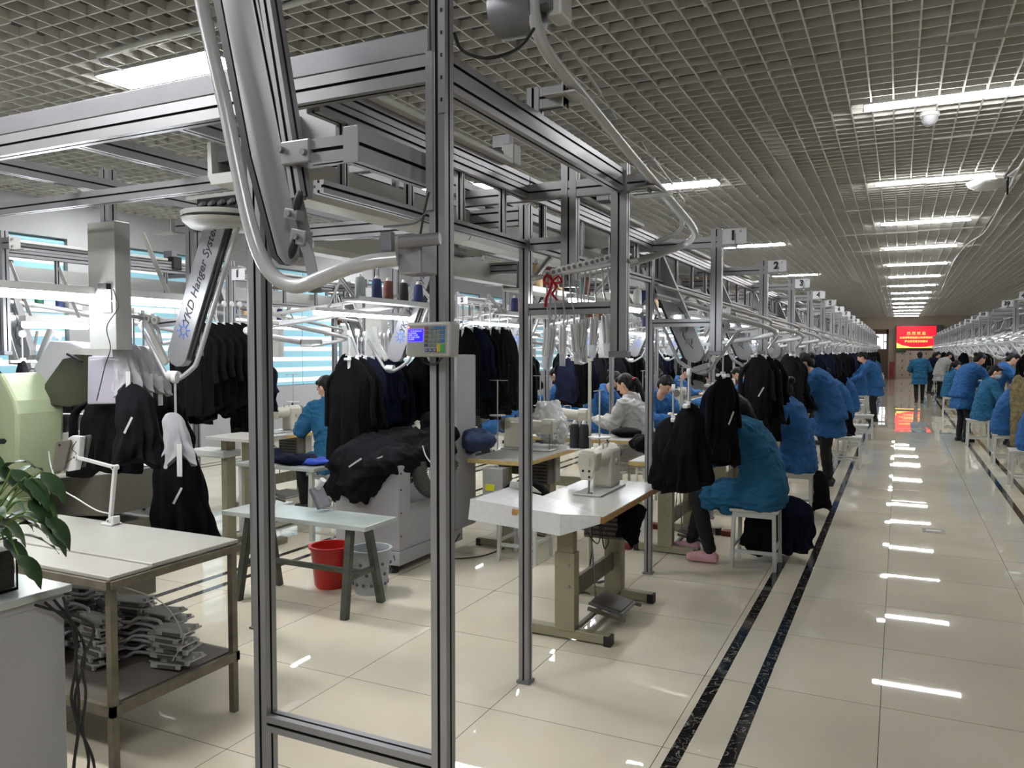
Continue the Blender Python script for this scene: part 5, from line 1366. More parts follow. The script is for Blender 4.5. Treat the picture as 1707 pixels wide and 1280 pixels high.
# trough boxes / work lamp boards seen in the inner rows
for i, (x, y, z_, m_, l_) in enumerate(((-1.66, 6.9, .80, 'cloth_charcoal', 'pale and dark sewing work on the first worker\'s table'), (-1.66, 9.0, .80, 'cloth_navy', 'navy sewing work on the second worker\'s table'), (-1.66, 11.0, .80, 'cloth_black', 'black sewing work on the third left table'))):
    pile((((x + .1, y - .25, z_ + .03), .16, .17, .05), ((x + .15, y - .1, z_ + .02), .11, .12, .05)), 'sewing_work', m_, l_, 'fabric', .012, .025, 10, seed=i)
pile((((-1.50, 6.15, .83), .05, .07, .05), ((-1.47, 6.22, .82), .04, .05, .04)), 'fabric_scrap', 'cloth_white', 'small crumpled white and pink scrap on the first worker\'s table', 'fabric', .008, .02, 20)
# ducts and boxes over the frames
for i, (x, y) in enumerate(((-2.5, 5.2), (-2.5, 7.3), (-2.5, 9.5), (-2.5, 11.6))):
    t = thing('corrugated_duct', 'silver corrugated duct lying on the overhead frame, %s' % ['nearest', 'second', 'third', 'farthest'][i], 'duct', group='ducts on the overhead frame')
    rs = [.085 + (.008 if k % 2 else 0) for k in range(40)]
    MB().tube([(x - .8 + 1.6 * k / 39, y + .06 * math.sin(k * .2), 2.425) for k in range(40)], rs, 12).build('duct_skin', 'pale_steel', t, smooth=True)
for i, (x, y) in enumerate(((-1.95, 8.6), (-1.95, 13.0))):
    t = thing('cardboard_box', 'brown cardboard box lying on top of the overhead rail, %s one' % ('nearer' if i == 0 else 'farther'), 'box', group=None)
    MB().lim((x - .22, y - .2, 2.33), (x + .22, y + .2, 2.47)).build('carton', 'paper_box', t, bevel=.004)
    MB().lim((x - .222, y - .03, 2.40), (x + .222, y + .03, 2.4715)).build('tape_strip', 'beige_wall', t)
# ================================================================ far end
sc0, sc1 = W(1494.5, 580, Y=51.4), W(1561, 543, Y=51.4)
t = thing('led_banner_screen', 'glowing red banner screen with yellow characters on the far end wall', 'screen')
MB().lim((sc0.x - .05, 51.45, sc0.z - .08), (sc1.x + .35, 51.6, sc1.z + .06)).build('screen_case', 'tv_black', t)
MB().lim((sc0.x, 51.42, sc0.z), (sc1.x, 51.45, sc1.z)).build('screen', 'banner_red', t)
w_, h_ = sc1.x - sc0.x, sc1.z - sc0.z
MB().prism([(0, 0), (w_, 0), (w_, h_ * .13), (w_ * .75, h_ * .05), (w_ * .4, h_ * .04), (w_ * .15, h_ * .12), (0, h_ * .24)], .006, (sc0.x, 51.42, sc0.z), (1, 0, 0), (0, 0, 1)).build('pale_swoosh', 'banner_yellow', t)
for tx_, sz, zz, al in (('热 烈 欢 迎', .26, .66, 0), ('各级领导莅临我公司参观指导', .17, .47, 0), ('提出宝贵意见和建议', .17, .30, 0)):
    text_part('banner_text', tx_, sz * .78, 'banner_yellow', t, ((sc0.x + sc1.x) / 2, 51.41, sc0.z + h_ * zz), (PI / 2, 0, 0), bold=.002)
MB().lim((sc0.x - .02, 51.44, sc0.z - .25), (sc0.x + .5, 51.5, sc0.z - .02)).build('green_plants', 'leaf', t)
# lockers
lx0, lx1, lz = W(1493, 620, Y=51.6).x, W(1560, 620, Y=51.6).x, W(1500, 584, Y=51.6).z
mat('locker_tan', 'a29386', .5, .1, .04, 2)
n = 10
for i in range(n):
    x0 = lx0 + (lx1 + 2 - lx0) * i / n; x1 = lx0 + (lx1 + 2 - lx0) * (i + 1) / n
    t = thing('locker', 'tan metal locker column under the red banner screen', 'locker', group='lockers under the banner')
    MB().lim((x0, 51.55, 0), (x1 - .01, 51.95, lz)).build('carcass', 'locker_tan', t)
    for k in range(4):
        MB().lim((x0 + .02, 51.53, .06 + k * lz / 4.1), (x1 - .03, 51.55, .04 + (k + .93) * lz / 4.1)).build('door', 'locker_tan', t)
    mb = MB()
    for k in range(4): MB().lim((x1 - .10, 51.515, .2 + k * lz / 4.1), (x1 - .05, 51.53, .3 + k * lz / 4.1)).build('handle', 'black_metal', t)
t = thing('hose_cabinet', 'small dark red fire cabinet at the far left of the lockers', 'cabinet')
q0, q1 = W(1482, 622, Y=51.0), W(1491, 603, Y=51.0)
MB().lim((q0.x, 50.9, .02), (q1.x, 51.1, q1.z)).build('cabinet_body', 'red_brick_block', t); MB().lim((q0.x + .05, 50.89, .2), (q1.x - .05, 50.9, q1.z - .1)).build('cabinet_door', 'red_brick_block', t)
# ceiling dome, smoke head, hanging loudspeaker-like bowl
t = thing('dome_camera', 'small white dome fixed under the grid beside the nearest batten light', 'camera')
p = W(1550, 190, Z=ZC) + V((0, 0, .012)); MB().lathe([(.075, 0), (.078, -.03), (.07, -.035)], p, 20).build('dome_base', 'white_plastic', t, smooth=True)
MB().lathe([(.066, -.03), (.06, -.075), (.035, -.105), (.004, -.112)], p, 20).build('dome', 'cabinet_grey', t, smooth=True)
t = thing('bowl_lamp', 'shallow white bowl lamp hanging under the grid at the right', 'lamp')
p = W(1643, 305, Z=ZC - .08)
MB().lathe([(.005, .02), (.18, .02), (.20, .005), (.17, -.04), (.10, -.075), (.005, -.085)], p, 28).build('bowl', 'white_plastic', t, smooth=True)
MB().cyl(p + V((.02, 0, .02)), (p.x + .02, p.y, ZC + .01), .01, 8).build('stem', 'black_metal', t)
MB().cyl(p + V((.215, .0, -.15)), p + V((.215, 0, .08)), .012, 8).build('side_rod', 'black_metal', t)
MB().tube(smoothpath([p + V((.215, 0, .06)), p + V((.3, -.6, .07)), p + V((.32, -1.4, .07))], 5), .012, 8).build('conduit', 'white_plastic', t)
for i, (a, b) in enumerate(((1553, 884),)):
    p = W(1556, 885, Z=0); t = thing('floor_socket_cover', 'square metal floor socket cover set in the aisle tiles', 'cover')
    MB().lim((p.x - .09, p.y - .09, -.001), (p.x + .09, p.y + .09, .003)).build('cover_plate', 'machine_dark', t); MB().lim((p.x - .06, p.y - .03, .003), (p.x + .06, p.y + .03, .0045)).build('cover_lid', 'pale_steel', t)
# ================================================================ foreground left
t = thing('steel_work_table', 'large white-topped table on rusty angle-steel frame in the left foreground', 'table')
X0, X1, Ya, Yb, ZT = -3.90, -2.66, 2.0, 2.65, .785
MB().lim((X0, Ya + .19, ZT - .018), (X1 - .0, Yb, ZT)).build('table_top', 'laminate_white', t, bevel=.003)
MB().lim((X0, Ya, ZT - .022), (X1, Ya + .185, ZT - .006)).build('table_top', 'laminate_white', t, bevel=.003)
mb = MB()
for a, b_ in (((X0, Ya), (X1, Ya)), ((X1, Ya), (X1, Yb)), ((X1, Yb), (X0, Yb)), ((X0, Yb), (X0, Ya))): mb.bar((*a, ZT - .038), (*b_, ZT - .038), .03, .03)
mb.build('top_frame', 'rust_steel', t)
for x in (X0 + .02, X1 - .02):
    for y in (Ya + .02, Yb - .02): MB().lim((x - .015, y - .015, 0), (x + .015, y + .015, ZT - .05)).build('leg', 'rust_steel', t, bevel=.002)
for a, b_ in (((X0, Ya + .01), (X1, Ya + .01)), ((X1 - .01, Ya), (X1 - .01, Yb)), ((X1, Yb - .01), (X0, Yb - .01)), ((X0 + .01, Yb), (X0 + .01, Ya))):
    MB().bar((*a, .255), (*b_, .255), .02, .04).build('shelf_rail', 'rust_steel', t)
MB().lim((X0 + .02, Ya + .02, .262), (X1 - .04, Yb - .02, .274)).build('shelf_board', 'shelf_board', t)
MB().tube(smoothpath([(X1 - .02, Ya + .05, ZT - .05), (X1 + .02, Ya + .22, .62), (X1 + .04, Ya + .30, .46), (X1 + .0, Ya + .28, .36)], 6), .0025, 6).build('cord', 'pale_steel', t)
# pile of returned hangers on the lower shelf
t = thing('metal_hanger', 'x', 'hanger')
MB().tube(smoothpath([(-.30, 0, .012), (-.20, .0, .012), (-.16, .02, .03), (-.06, .02, .03), (-.02, 0, .018)], 4), .0075, 8).build('rod', 'white_tube', t, smooth=True)
mb = MB(); mb.prism([(-.04, -.03), (.10, -.055), (.15, -.05), (.15, .05), (.10, .055), (-.04, .03)], .008, (0, 0, .014)); mb.lim((.0, -.062, .004), (.15, -.05, .026)); mb.build('clip_body', 'pale_steel', t, bevel=.002)
MB().lim((.04, -.066, .008), (.13, -.062, .020)).build('label_slot', 'hose_grey', t)
MB().lathe([(.004, -.009), (.026, -.009), (.026, .009), (.004, .009)], (-.32, 0, .026), 14, Matrix.Rotation(PI / 2, 3, 'X')).build('roller', 'grey_steel', t, smooth=True)
for k in range(2): MB().lim((.13, -.03 + k * .05, .022), (.145, -.015 + k * .05, .034)).build('clip_tooth', 'pale_steel', t)
PMH = Proto(t)
rg = random.Random(4)
stacks = [((-2.84, 2.40), .15, 7, 'right-hand stack on the lower shelf'), ((-2.98, 2.48), .1, 8, 'right-hand stack on the lower shelf'), ((-3.16, 2.30), -.1, 8, 'middle stack on the lower shelf'), ((-3.22, 2.50), .2, 9, 'middle stack on the lower shelf'), ((-3.52, 2.34), .1, 9, 'left-hand stack on the lower shelf'), ((-3.42, 2.18), -.3, 6, 'left-hand stack on the lower shelf'), ((-3.58, 2.52), .25, 9, 'left-hand stack on the lower shelf')]
for (x, y), r, n, w in stacks:
    for k in range(n):
        PMH.place((x + rg.uniform(-.03, .03) - .004 * k, y + rg.uniform(-.015, .015), .276 + k * .024), r + rg.uniform(-.12, .12), 'grey metal garment hanger lying flat in the ' + w, 'metal hangers in the ' + w, rot=(rg.uniform(-.05, .05), rg.uniform(-.05, .05), r + rg.uniform(-.12, .12)))
# tablet arm on the table
t = thing('desk_arm', 'white jointed desk arm clamped to the table, holding tablets and a white clamp', 'stand')
Yt = 2.60
def Q(a, b): return W(a, b, Y=Yt)
base = W(184, 862, Y=Yt); el_ = Q(192, 779); tp = Q(128, 762)
base.z = ZT + .02
MB().lim((base.x - .035, Yt - .03, ZT), (base.x + .045, Yt + .03, ZT + .012)).build('clamp', 'white_plastic', t, bevel=.003)
MB().lim((base.x + .025, Yt - .02, ZT - .03), (base.x + .045, Yt + .02, ZT + .045)).build('clamp_jaw', 'white_plastic', t, bevel=.003)
MB().bar(base, el_, .018, .018).build('lower_arm', 'white_plastic', t, bevel=.003)
MB().bar(el_ + V((.0, 0, 0)), tp, .016, .016).build('upper_arm', 'white_plastic', t, bevel=.003)
for p in (base, el_, tp): MB().cyl(p + V((0, -.014, 0)), p + V((0, .014, 0)), .013, 14).build('joint', 'white_plastic', t); MB().cyl(p + V((0, -.016, 0)), p + V((0, -.013, 0)), .006, 10).build('joint_screw', 'machine_dark', t)
def qplate(name, pts, m, par, th=.012, bev=.004, y=Yt):
    w = [W(a, b, Y=y) for a, b in pts]; n = len(w); mb = MB(); back = [p + V((0, th, 0)) for p in w]
    mb.add(w + back, [tuple(range(n)), tuple(range(n, 2 * n))[::-1]] + [(i, i + n, (i + 1) % n + n, (i + 1) % n) for i in range(n)])
    return mb.build(name, m, par, bevel=bev)
qplate('clamp_body', [(113, 730), (120, 726), (134, 728), (133, 740), (131, 762), (125, 784), (112, 786), (108, 780), (113, 750)], 'white_plastic', t, .03)
MB().tube(smoothpath([Q(81, 752), Q(86, 780), Q(100, 812), Q(130, 832), Q(160, 850), Q(182, 856)], 6), .0035, 6).build('cable', 'white_plastic', t)
MB().tube(smoothpath([Q(128, 735), Q(120, 748), Q(127, 757), Q(110, 772), Q(98, 782)], 6), .002, 6).build('cable', 'black_rubber', t)
t1 = thing('tablet', 'grey tablet in the white clamp, left one with the camera bump', 'tablet'); qplate('case', [(93, 738), (96, 736), (116, 733), (117, 737), (106, 783), (102, 785), (86, 782), (87, 778)], 'machine_dark', t1, .012, .003, Yt - .02)
MB().cyl(W(99, 742, Y=Yt - .022), W(99, 742, Y=Yt - .027), .006, 10).build('lens', 'black_metal', t1)
t1 = thing('tablet', 'dark grey tablet in the white clamp, right one beside the jackets', 'tablet'); qplate('case', [(132, 727), (149, 725), (150, 729), (140, 778), (126, 780)], 'hose_grey', t1, .012, .003, Yt + .035)
MB().lim(W(140, 770, Y=Yt + .03), W(141, 771, Y=Yt + .033)).build('button', 'black_metal', t1)
# cabinet, plant, cables
t = thing('side_cabinet', 'pale grey cabinet with shiny top in the bottom left corner', 'cabinet')
MB().lim((-3.1, .9, .02), (-2.37, 1.62, .865)).build('carcass', 'cabinet_grey', t, bevel=.004)
MB().lim((-3.12, .88, .865), (-2.355, 1.64, .89)).build('cabinet_top', 'laminate_grey', t, bevel=.005)
MB().lim((-2.372, .93, .05), (-2.366, 1.59, .84)).build('side_panel', 'cabinet_grey', t)
t = thing('potted_plant', 'broad-leaved green plant in a square glass vase on the corner cabinet', 'plant')
vc = W(2, 945, Y=1.42); vc.z = .89
vx0, vx1, vy0, vy1 = -2.62, -2.44, 1.34, 1.52
vxc, vyc = (vx0 + vx1) / 2, (vy0 + vy1) / 2
o = MB().lim((vx0, vy0, .892), (vx1, vy1, .90)).lim((vx0, vy0, .90), (vx0 + .006, vy1, 1.05)).lim((vx1 - .006, vy0, .90), (vx1, vy1, 1.05)).lim((vx0, vy0, .90), (vx1, vy0 + .006, 1.05)).lim((vx0, vy1 - .006, .90), (vx1, vy1, 1.05)).build('glass_vase', 'glass', t)
MB().lim((vx0 + .008, vy0 + .008, .902), (vx1 - .008, vy1 - .008, 1.02)).build('soil', 'soil_water', t)
def leaf(mb, base, dirv, L, Wd, droop, roll=0):
    d = V(dirv).normalized(); side = d.cross(V((0, 0, 1))).normalized(); n = 9; L_, R_2, C_ = [], [], []
    p = V(base)
    for i in range(n + 1):
        s = i / n; w = Wd * (math.sin(PI * min(1, s * 1.02) ** .75) ** .9) * (1 if s < .98 else .0)
        dd = (d + V((0, 0, -droop * s * 1.6))).normalized()
        if i: p = p + dd * (L / n)
        up = side.cross(dd)
        C_.append(p.copy()); L_.append(p + side * w + up * (w * .25 + .004 * math.sin(i * 2))); R_2.append(p - side * w + up * (w * .25))
    vs = L_ + C_ + R_2; k = n + 1
    mb.add(vs, [(i, i + 1, k + i + 1, k + i) for i in range(n)] + [(k + i, k + i + 1, 2 * k + i + 1, 2 * k + i) for i in range(n)])
rg = random.Random(12)
root = V((vxc, vyc, 1.0))
specs = []
for k in range(46):
    a = rg.uniform(-PI, PI); el2 = rg.uniform(.1, 1.25)
    specs.append((a, el2, rg.uniform(.12, .30), rg.uniform(.09, .17), rg.uniform(.017, .032), rg.uniform(.5, 1.3)))
targets = [(82, 830), (118, 895), (112, 905), (70, 960), (50, 930), (98, 862), (60, 815), (110, 820), (45, 890), (88, 868), (30, 800), (95, 845), (12, 780)]
for k, (a, b) in enumerate(targets):
    tp_ = W(a, b, Y=1.47 + .02 * (k % 3)); dvec = tp_ - root
    az = math.atan2(dvec.y, dvec.x); specs.append((az, None, tp_, .12, .03, .9))
for k, sp in enumerate(specs):
    if sp[1] is None:
        tip = sp[2]; d = V((math.cos(sp[0]), math.sin(sp[0]), 0)); mid = root.lerp(tip, .5) + V((0, 0, .10)); st = tip - d * .09 + V((0, 0, .055))
        pts = smoothpath([root + V((rg.uniform(-.04, .04), rg.uniform(-.04, .04), 0)), mid, st], 4); dirv = (tip - st); L, Wd, dr = .13, .030, .5
    else:
        a, e2, h, L, Wd, dr = sp; d = V((math.cos(a) * math.cos(e2), math.sin(a) * math.cos(e2), math.sin(e2)))
        st = root + d * h * .8 + V((0, 0, h * .2)); pts = smoothpath([root + V((d.x * .03, d.y * .03, 0)), root + d * h * .4 + V((0, 0, h * .2)), st], 4); dirv = d + V((0, 0, -.1))
    MB().tube(pts, .0028, 6).build('stem', 'stem', t)
    mb = MB(); leaf(mb, pts[-1], dirv, L, Wd, dr); o = mb.build('leaf', 'leaf' if k % 3 else 'leaf_light', t, smooth=True)
for k in range(4):
    t = thing('black_cable', 'black power cable drooping down the cabinet side, one of a loose bunch', 'cable', group='black cables by the cabinet')
    r0 = random.Random(k + 20); pts = [(-2.345 + .0 * k, 1.60 - .03 * k, .86)]
    for j in range(1, 8): pts.append((-2.33 + .02 * r0.random() + (.0 if j < 5 else .06 * r0.random()), 1.60 + r0.uniform(-.022, .022) + .018 * k, .86 - .86 * j / 8))
    pts += [(-2.28 + .05 * k, 1.72, .006), (-2.2 + .04 * k, 1.95, .006)] if k % 2 else [(-2.30, 1.62, .006), (-2.25, 1.50, .006)]
    MB().tube(smoothpath(pts, 5), .0045, 6).build('cord', 'black_rubber', t, smooth=True)
# outlet column hanging over the left table
t = thing('outlet_column', 'tall pale metal duct box with white wall sockets, hanging at the left', 'column')
p0 = W(145, 372, Y=2.93); p1 = W(190, 583, Y=2.93)
cxl, cxr = p0.x, W(190, 380, Y=2.93).x
zt2, zb2 = p0.z, p1.z
MB().lim((cxl, 2.93, zb2), (cxr, 3.03, zt2)).build('duct_body', 'pale_steel', t, bevel=.004)
MB().prof(((cxl + cxr) / 2 - .01, 2.99, zt2), ((cxl + cxr) / 2 - .01, 2.99, 2.62), .07, .05, 1, 1, up=(0, 1, 0)).build('duct_post', PM, t)
sxm = cxl + (cxr - cxl) * .70
for zz in (W(175, 492, Y=2.93).z, W(175, 512, Y=2.93).z):
    o = MB().lim((sxm - .038, 2.922, zz - .03), (sxm + .038, 2.93, zz + .03)).build('socket_plate', 'white_plastic', t, bevel=.002)
    mb = MB()
    for dx in ((-.02, .02) if zz > W(175, 505, Y=2.93).z else (0,)):
        for a in (PI / 2, PI / 2 + 2.1, PI / 2 - 2.1): mb.box((sxm + dx + .008 * math.cos(a), 2.921, zz + .008 * math.sin(a)), (.0025, .002, .007))
    mb.build('socket_slot', 'black_metal', o)
zz = W(175, 478, Y=2.93).z; MB().lim((sxm - .035, 2.90, zz - .016), (sxm + .033, 2.93, zz + .016)).build('adapter', 'black_rubber', t, bevel=.003)
MB().tube(smoothpath([W(189, 482, Y=2.91), W(194, 500, Y=2.91), W(196, 515, Y=2.90), W(178, 545, Y=2.90), W(184, 580, Y=2.90), W(175, 610, Y=2.88), W(168, 640, Y=2.88), W(161, 668, Y=2.88)], 6), .003, 6).build('cable', 'black_rubber', t)
# tube lights at the left
for (a, b, c, d, y0, lb) in ((-20, 486, 142, 495, None, 'bright tube light at the far left edge, near piece'), (192, 500, 326, 509, None, 'bright tube light left of the lift arm, right of the outlet column')):
    pass
a, b_ = W(0, 487, X=-4.0), W(328, 509, X=-4.0)
L_ = (b_ - a).length
P_TUBE.place(((a.x + b_.x) / 2, (a.y + b_.y) / 2 - .25, (a.z + b_.z) / 2), 0, 'very bright long tube light at the upper left, passing behind the outlet column', scale=(1.7, (L_ + .5) / 1.2, 1.7))
a = W(38, 541, X=-5.3); b_ = W(145, 543, X=-5.3)
P_TUBE.place(((a.x + b_.x) / 2, (a.y + b_.y) / 2, a.z), 0, 'shorter bright tube light below the long one at the left', scale=(1.7, (b_ - a).length / 1.2, 1.7))
# display housing, sheet box, grey machine
t = thing('tilted_display', 'tilted grey display housing with dark olive screen at the left', 'display')
yd = 3.2
def plt(name, pts, m, y, th, par, bev=.004): return qplate(name, pts, m, par, th, bev, y)
plt('housing', [(56, 612), (83, 568), (118, 571), (140, 580), (146, 590), (146, 675), (72, 676), (72, 650)], 'cabinet_grey', yd, .16, t, .01)
plt('screen', [(74, 640), (104, 598), (147, 590), (147, 672), (112, 678), (72, 674)], 'olive_dark', yd - .03, .03, t, .006)
MB().bar(W(112, 590, Y=yd - .06), W(137, 603, Y=yd - .06), .012, .012).build('latch', 'black_metal', t)
MB().bar(W(118, 585, Y=yd - .02), W(195, 588, Y=yd - .02), .02, .04).build('support_rail', 'pale_steel', t)
t = thing('pattern_sheet_box', 'flat lilac-grey plastic box hanging below the outlet column', 'box')
plt('box_shell', [(146, 594), (202, 595), (201, 673), (145, 674)], 'lilac_box', 3.02, .05, t, .008)
MB().tube(smoothpath([W(150, 600, Y=3.0), W(175, 598, Y=2.99), W(198, 600, Y=3.0)], 4), .002, 6).build('cord', 'white_plastic', t)
t = thing('control_panel_box', 'light grey square box on a bent tube against the striped blinds', 'box')
plt('box_body', [(14, 566), (52, 568), (50, 609), (14, 607)], 'pale_steel', 4.6, .05, t)
MB().tube(smoothpath([W(62, 552, Y=4.6), W(55, 590, Y=4.6), W(47, 614, Y=4.6), W(38, 622, Y=4.6), W(31, 606, Y=4.6)], 6), .012, 8).build('bent_tube', 'white_tube', t, smooth=True)
t = thing('green_machine', 'pale green rounded machine housing cut by the left picture edge', 'machine')
plt('housing', [(-60, 625), (0, 622), (10, 640), (24, 668), (28, 690), (27, 800), (-60, 810)], 'machine_green', 2.95, .3, t, .02)
plt('slot', [(-10, 732), (6, 731), (10, 735), (6, 740), (-10, 740)], 'black_metal', 2.945, .01, t, 0)
plt('body_base', [(-60, 810), (20, 805), (16, 930), (-60, 930)], 'machine_green', 3.0, .26, t, .02)
t = thing('buttonhole_machine', 'grey sewing automat with round dial and hoses left of the jackets', 'machine')
plt('top_bar', [(70, 690), (150, 691), (148, 724), (66, 722)], 'grey_steel', 3.3, .1, t)
plt('front_cover', [(72, 750), (88, 724), (132, 717), (132, 760), (110, 790), (74, 758)], 'pale_steel', 3.24, .14, t, .01)
plt('side_cover', [(40, 715), (72, 692), (74, 770), (60, 790), (42, 770)], 'grey_steel', 3.34, .1, t)
plt('work_plate', [(12, 778), (30, 758), (90, 756), (100, 785), (85, 782), (20, 782)], 'pale_steel', 3.2, .2, t)
plt('lower_body', [(60, 800), (180, 790), (180, 860), (60, 860)], 'machine_dark', 3.38, .35, t)
a_, b2_ = W(60, 860, Y=3.38), W(180, 860, Y=3.38); MB().lim((a_.x, 3.38, 0), (b2_.x, 3.73, a_.z)).build('machine_base', 'machine_dark', t)
MB().lathe([(.03, -.01), (.055, -.01), (.055, .02), (.03, .02)], W(98, 707, Y=3.29), 18, Matrix.Rotation(PI / 2, 3, 'X')).build('dial', 'machine_dark', t, smooth=True)
MB().tube(smoothpath([W(72, 700, Y=3.25), W(35, 708, Y=3.2), W(30, 725, Y=3.15), W(50, 728, Y=3.15), W(70, 738, Y=3.2)], 6), .016, 10).build('hose', 'shelf_board', t, smooth=True)
plt('support_column', [(-5, 860), (60, 860), (60, 925), (-5, 925)], 'machine_dark', 3.5, .2, t)
t = thing('control_cabinet', 'grey steel control cabinet with black knobs behind the jackets', 'cabinet')
c0_, c1_ = W(194, 800, Y=4.1), W(254, 857, Y=4.1)
MB().lim((c0_.x, 4.1, .08), (c1_.x, 4.55, .78)).build('cabinet_body', 'cabinet_grey', t, bevel=.006)
MB().lim((c0_.x + (c1_.x - c0_.x) * .52, 4.09, .12), (c1_.x - .01, 4.10, .74)).build('cabinet_door', 'pale_steel', t, bevel=.003)
for u in ((234, 829), (241, 848), (240, 822), (189, 830)):
    p = W(u[0], u[1], Y=4.09); MB().cyl(p, p + V((0, -.012, 0)), .012, 10).build('knob', 'black_metal', t)
for x in (c0_.x + .06, c1_.x - .06):
    MB().cyl((x, 4.2, 0), (x, 4.2, .08), .025, 10).build('foot', 'black_rubber', t)
    MB().cyl((x, 4.45, 0), (x, 4.45, .08), .025, 10).build('foot', 'black_rubber', t)
# marker tubs by the window
cols_ = ['thread_black', 'thread_navy', 'thread_black', 'thread_orange', 'thread_black']
t = thing('long_counter', 'pale counter along the windows carrying dark thread cones', 'counter')
MB().lim((-6.6, 3.5, 1.14), (-6.1, 5.6, 1.18)).build('counter_top', 'laminate_grey', t); 
for y in (3.6, 5.5):
    for x in (-6.55, -6.15): MB().lim((x - .02, y - .02, 0), (x + .02, y + .02, 1.14)).build('leg', 'white_paint', t)
for i in range(5):
    CONES[[0, 1, 0, 5, 0][i]].place((-6.3, 3.75 + i * .22, 1.18), 0, '%s thread cone on the pale window counter' % CN[[0, 1, 0, 5, 0][i]], 'cones on the window counter', scale=(1.3, 1.3, 1.3))
# white table and cream leg seen right of the left cluster
t = thing('white_side_table', 'white-topped table with cream legs behind the lowest jacket', 'table')
p = W(395, 728, Y=4.9)
MB().lim((p.x - .2, 4.75, .90), (p.x + .3, 5.15, .93)).build('table_top', 'laminate_white', t, bevel=.003)
MB().lim((p.x - .5, 4.85, .74), (p.x - .1, 5.05, .80)).build('side_arm', 'white_paint', t, bevel=.01)
for x in (p.x - .15, p.x + .22):
    MB().lim((x - .03, 4.9, 0.03), (x + .03, 5.0, .90)).build('leg', 'cream_steel', t); MB().lim((x - .04, 4.7, 0), (x + .04, 5.2, .05)).build('foot', 'cream_steel', t)

# ---- wheel cover above the left lift arm
t = thing('wheel_cover', 'large round grey wheel cover above the left lift arm', 'cover')
c = W(372, 372, Y=3.2)
MB().lathe([(.01, -.035), (.17, -.03), (.205, .0), (.215, .05), (.205, .052), (.01, .052)], c, 32).build('cover_shell', 'pale_steel', t, smooth=True)
MB().lathe([(.207, .0), (.213, .004), (.213, .012), (.207, .016)], c + V((0, 0, .012)), 32, cap=False).build('rim_line', 'black_metal', t)
MB().lim((c.x - .13, c.y - .06, c.z + .055), (c.x + .16, c.y + .06, c.z + .13)).build('drive_block', 'black_metal', t, bevel=.006)
MB().lim((c.x - .22, c.y - .05, c.z + .13), (c.x + .25, c.y + .05, c.z + .15)).build('mount_plate', 'pale_steel', t)
for k in range(4): MB().cyl((c.x - .10 + k * .07, c.y - .065, c.z + .09), (c.x - .06 + k * .07, c.y - .075, c.z + .10), .012, 8).build('fitting', 'grey_steel', t)
# ---- conduits on the grid ceiling
def conduit(pts, lab_, r=.012, zz=ZC - .02):
    t = tag(MB().tube(smoothpath([W(a, b, Z=zz) for a, b in pts], 5), r, 8).build('ceiling_conduit', 'white_paint', None, smooth=True), lab_, 'conduit')
conduit([(1720, 245), (1696, 285), (1680, 318), (1664, 350), (1640, 388), (1612, 408), (1588, 440), (1570, 482)], 'pale wavy conduit running under the grid at the right of the aisle lights')
conduit([(163, 93), (250, 68), (340, 46), (470, 12), (640, -40)], 'straight grey conduit above the large panel light', .018)
t = tag(MB().tube(smoothpath([W(163, 93, Z=ZC - .02), W(172, 106, Z=ZC - .06), W(190, 112, Z=ZC - .05), W(230, 128, Z=ZC - .03), W(272, 148, Z=ZC - .02)], 5), .007, 6).build('lamp_cable', 'grey_steel', None, smooth=True), 'thin looped cable dropping to the large panel light', 'cable')
# ---- work lamps, cases and grey covers hung between the inner lines
t = thing('junction_panel', 'blank grey panel behind the near sloping arm', 'panel')
p = W(505, 200, Y=2.3); MB().lim((p.x - .13, 2.3, p.z - .10), (p.x + .15, 2.34, p.z + .11)).build('panel_body', 'cabinet_grey', t, bevel=.004)
MB().lim((p.x - .12, 2.32, p.z + .10), (p.x + .14, 2.34, 2.55)).build('panel_hanger', 'grey_steel', t)
for i, (a, b, y) in enumerate(((830, 262, 4.3), (985, 322, 4.4), (280, 440, 5.4), (665, 392, 4.0))):
    t = thing('drive_motor', ['teal-capped motor on the overhead frame behind the exit beam', 'black drive motor between the hanging posts', 'black motor with side arm high at the left', 'small silver valve block behind the bent tube'][i], 'motor')
    p = W(a, b, Y=y)
    MB().lathe([(.02, -.09), (.05, -.09), (.055, -.07), (.055, .06), (.03, .09)], p, 18, Matrix.Rotation(PI / 2, 3, 'Y')).build('motor_body', ['grey_steel', 'black_metal', 'black_metal', 'pale_steel'][i], t, smooth=True)
    MB().lim(p + V((.05, -.05, -.06)), p + V((.13, .05, .06))).build('gear_box', ['pale_steel', 'grey_steel', 'black_metal', 'grey_steel'][i], t, bevel=.006)
    if i == 0: MB().cyl(p + V((-.098, 0, 0)), p + V((-.088, 0, 0)), .035, 14).build('motor_cap', mat('teal_cap', '2a6a70', .5), t)
    MB().lim(p + V((-.02, -.03, .05)), p + V((.09, .03, .12))).build('mount_plate', 'grey_steel', t)
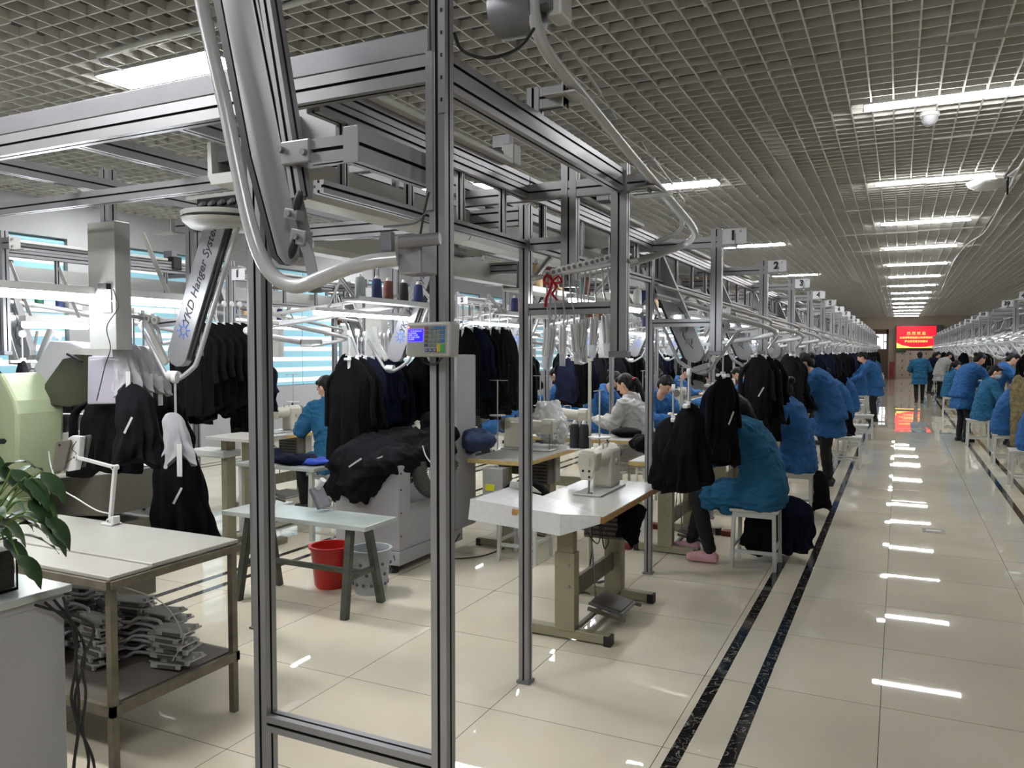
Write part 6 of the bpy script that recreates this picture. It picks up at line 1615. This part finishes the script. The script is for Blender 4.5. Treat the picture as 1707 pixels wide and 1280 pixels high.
# outlet columns of the inner stations
for i, (a, b, y) in enumerate(((622, 500, 5.9), (865, 520, 8.6), (1010, 560, 8.9), (455, 520, 8.0))):
    t = thing('outlet_column', ['white duct column with sockets left of the keypad, over the jackets', 'far white duct column seen left of the first floor post', 'far white duct column behind the clip hangers', 'far white duct column right of the left posts'][i], 'column')
    p = W(a, b, Y=y)
    MB().lim((p.x - .09, y, 1.55), (p.x + .09, y + .1, 2.2)).build('duct_body', 'white_paint', t, bevel=.004)
    MB().prof((p.x, y + .05, 2.2), (p.x, y + .05, 2.5), .05, .05).build('duct_post', PM, t)
    MB().lim((p.x - .03, y - .008, 1.75), (p.x + .05, y, 1.85)).build('socket_plate', 'white_plastic', t)

t = thing('buffer_rail', 'short curved rail with grey wheels holding the wrapped hangers at the left', 'rail')
pts = [W(268, 572, Y=3.2), W(262, 548, Y=3.22), W(246, 534, Y=3.18), W(225, 527, Y=3.1), W(205, 530, Y=3.02), W(197, 545, Y=2.98), W(205, 556, Y=3.1)]
MB().tube(smoothpath(pts, 6), .012, 8).build('rail_tube', 'white_tube', t, smooth=True)
for a, b in ((232, 528), (246, 531), (259, 533)):
    p = W(a, b, Y=3.16)
    MB().lathe([(.006, -.008), (.026, -.008), (.028, 0), (.026, .008), (.006, .008)], p, 16, Matrix.Rotation(PI / 2, 3, 'X')).build('wheel', 'pale_steel', t, smooth=True)
    MB().lathe([(.003, -.011), (.010, -.011), (.010, .011), (.003, .011)], p, 8, Matrix.Rotation(PI / 2, 3, 'X')).build('wheel_hub', 'machine_dark', t)
MB().prof(W(262, 540, Y=3.3), W(320, 533, Y=3.3), .03, .04).build('support_bar', PM, t)
# ================================================================ light, exposure
w = bpy.data.worlds.new('world'); scene.world = w; w.use_nodes = True
w.node_tree.nodes['Background'].inputs[0].default_value = (.7, .7, .7, 1); w.node_tree.nodes['Background'].inputs[1].default_value = .3
scene.view_settings.view_transform = 'Standard'; scene.view_settings.look = 'None'
scene.view_settings.exposure = 1.6; scene.view_settings.gamma = 1; scene.view_settings.use_curve_mapping = False
cy = scene.cycles
cy.use_denoising = True; cy.max_bounces = 6; cy.diffuse_bounces = 4; cy.glossy_bounces = 3; cy.transmission_bounces = 4; cy.transparent_max_bounces = 6
cy.caustics_reflective = False; cy.caustics_refractive = False; cy.sample_clamp_indirect = 4; cy.sample_clamp_direct = 0
# prototypes never placed are removed
for o in [o for o in COL.objects if o.parent is None and o.get('label') == 'x']:
    for c in [c for c in COL.objects if c.parent == o]:
        for d in [d for d in COL.objects if d.parent == c]: bpy.data.objects.remove(d)
        bpy.data.objects.remove(c)
    bpy.data.objects.remove(o)
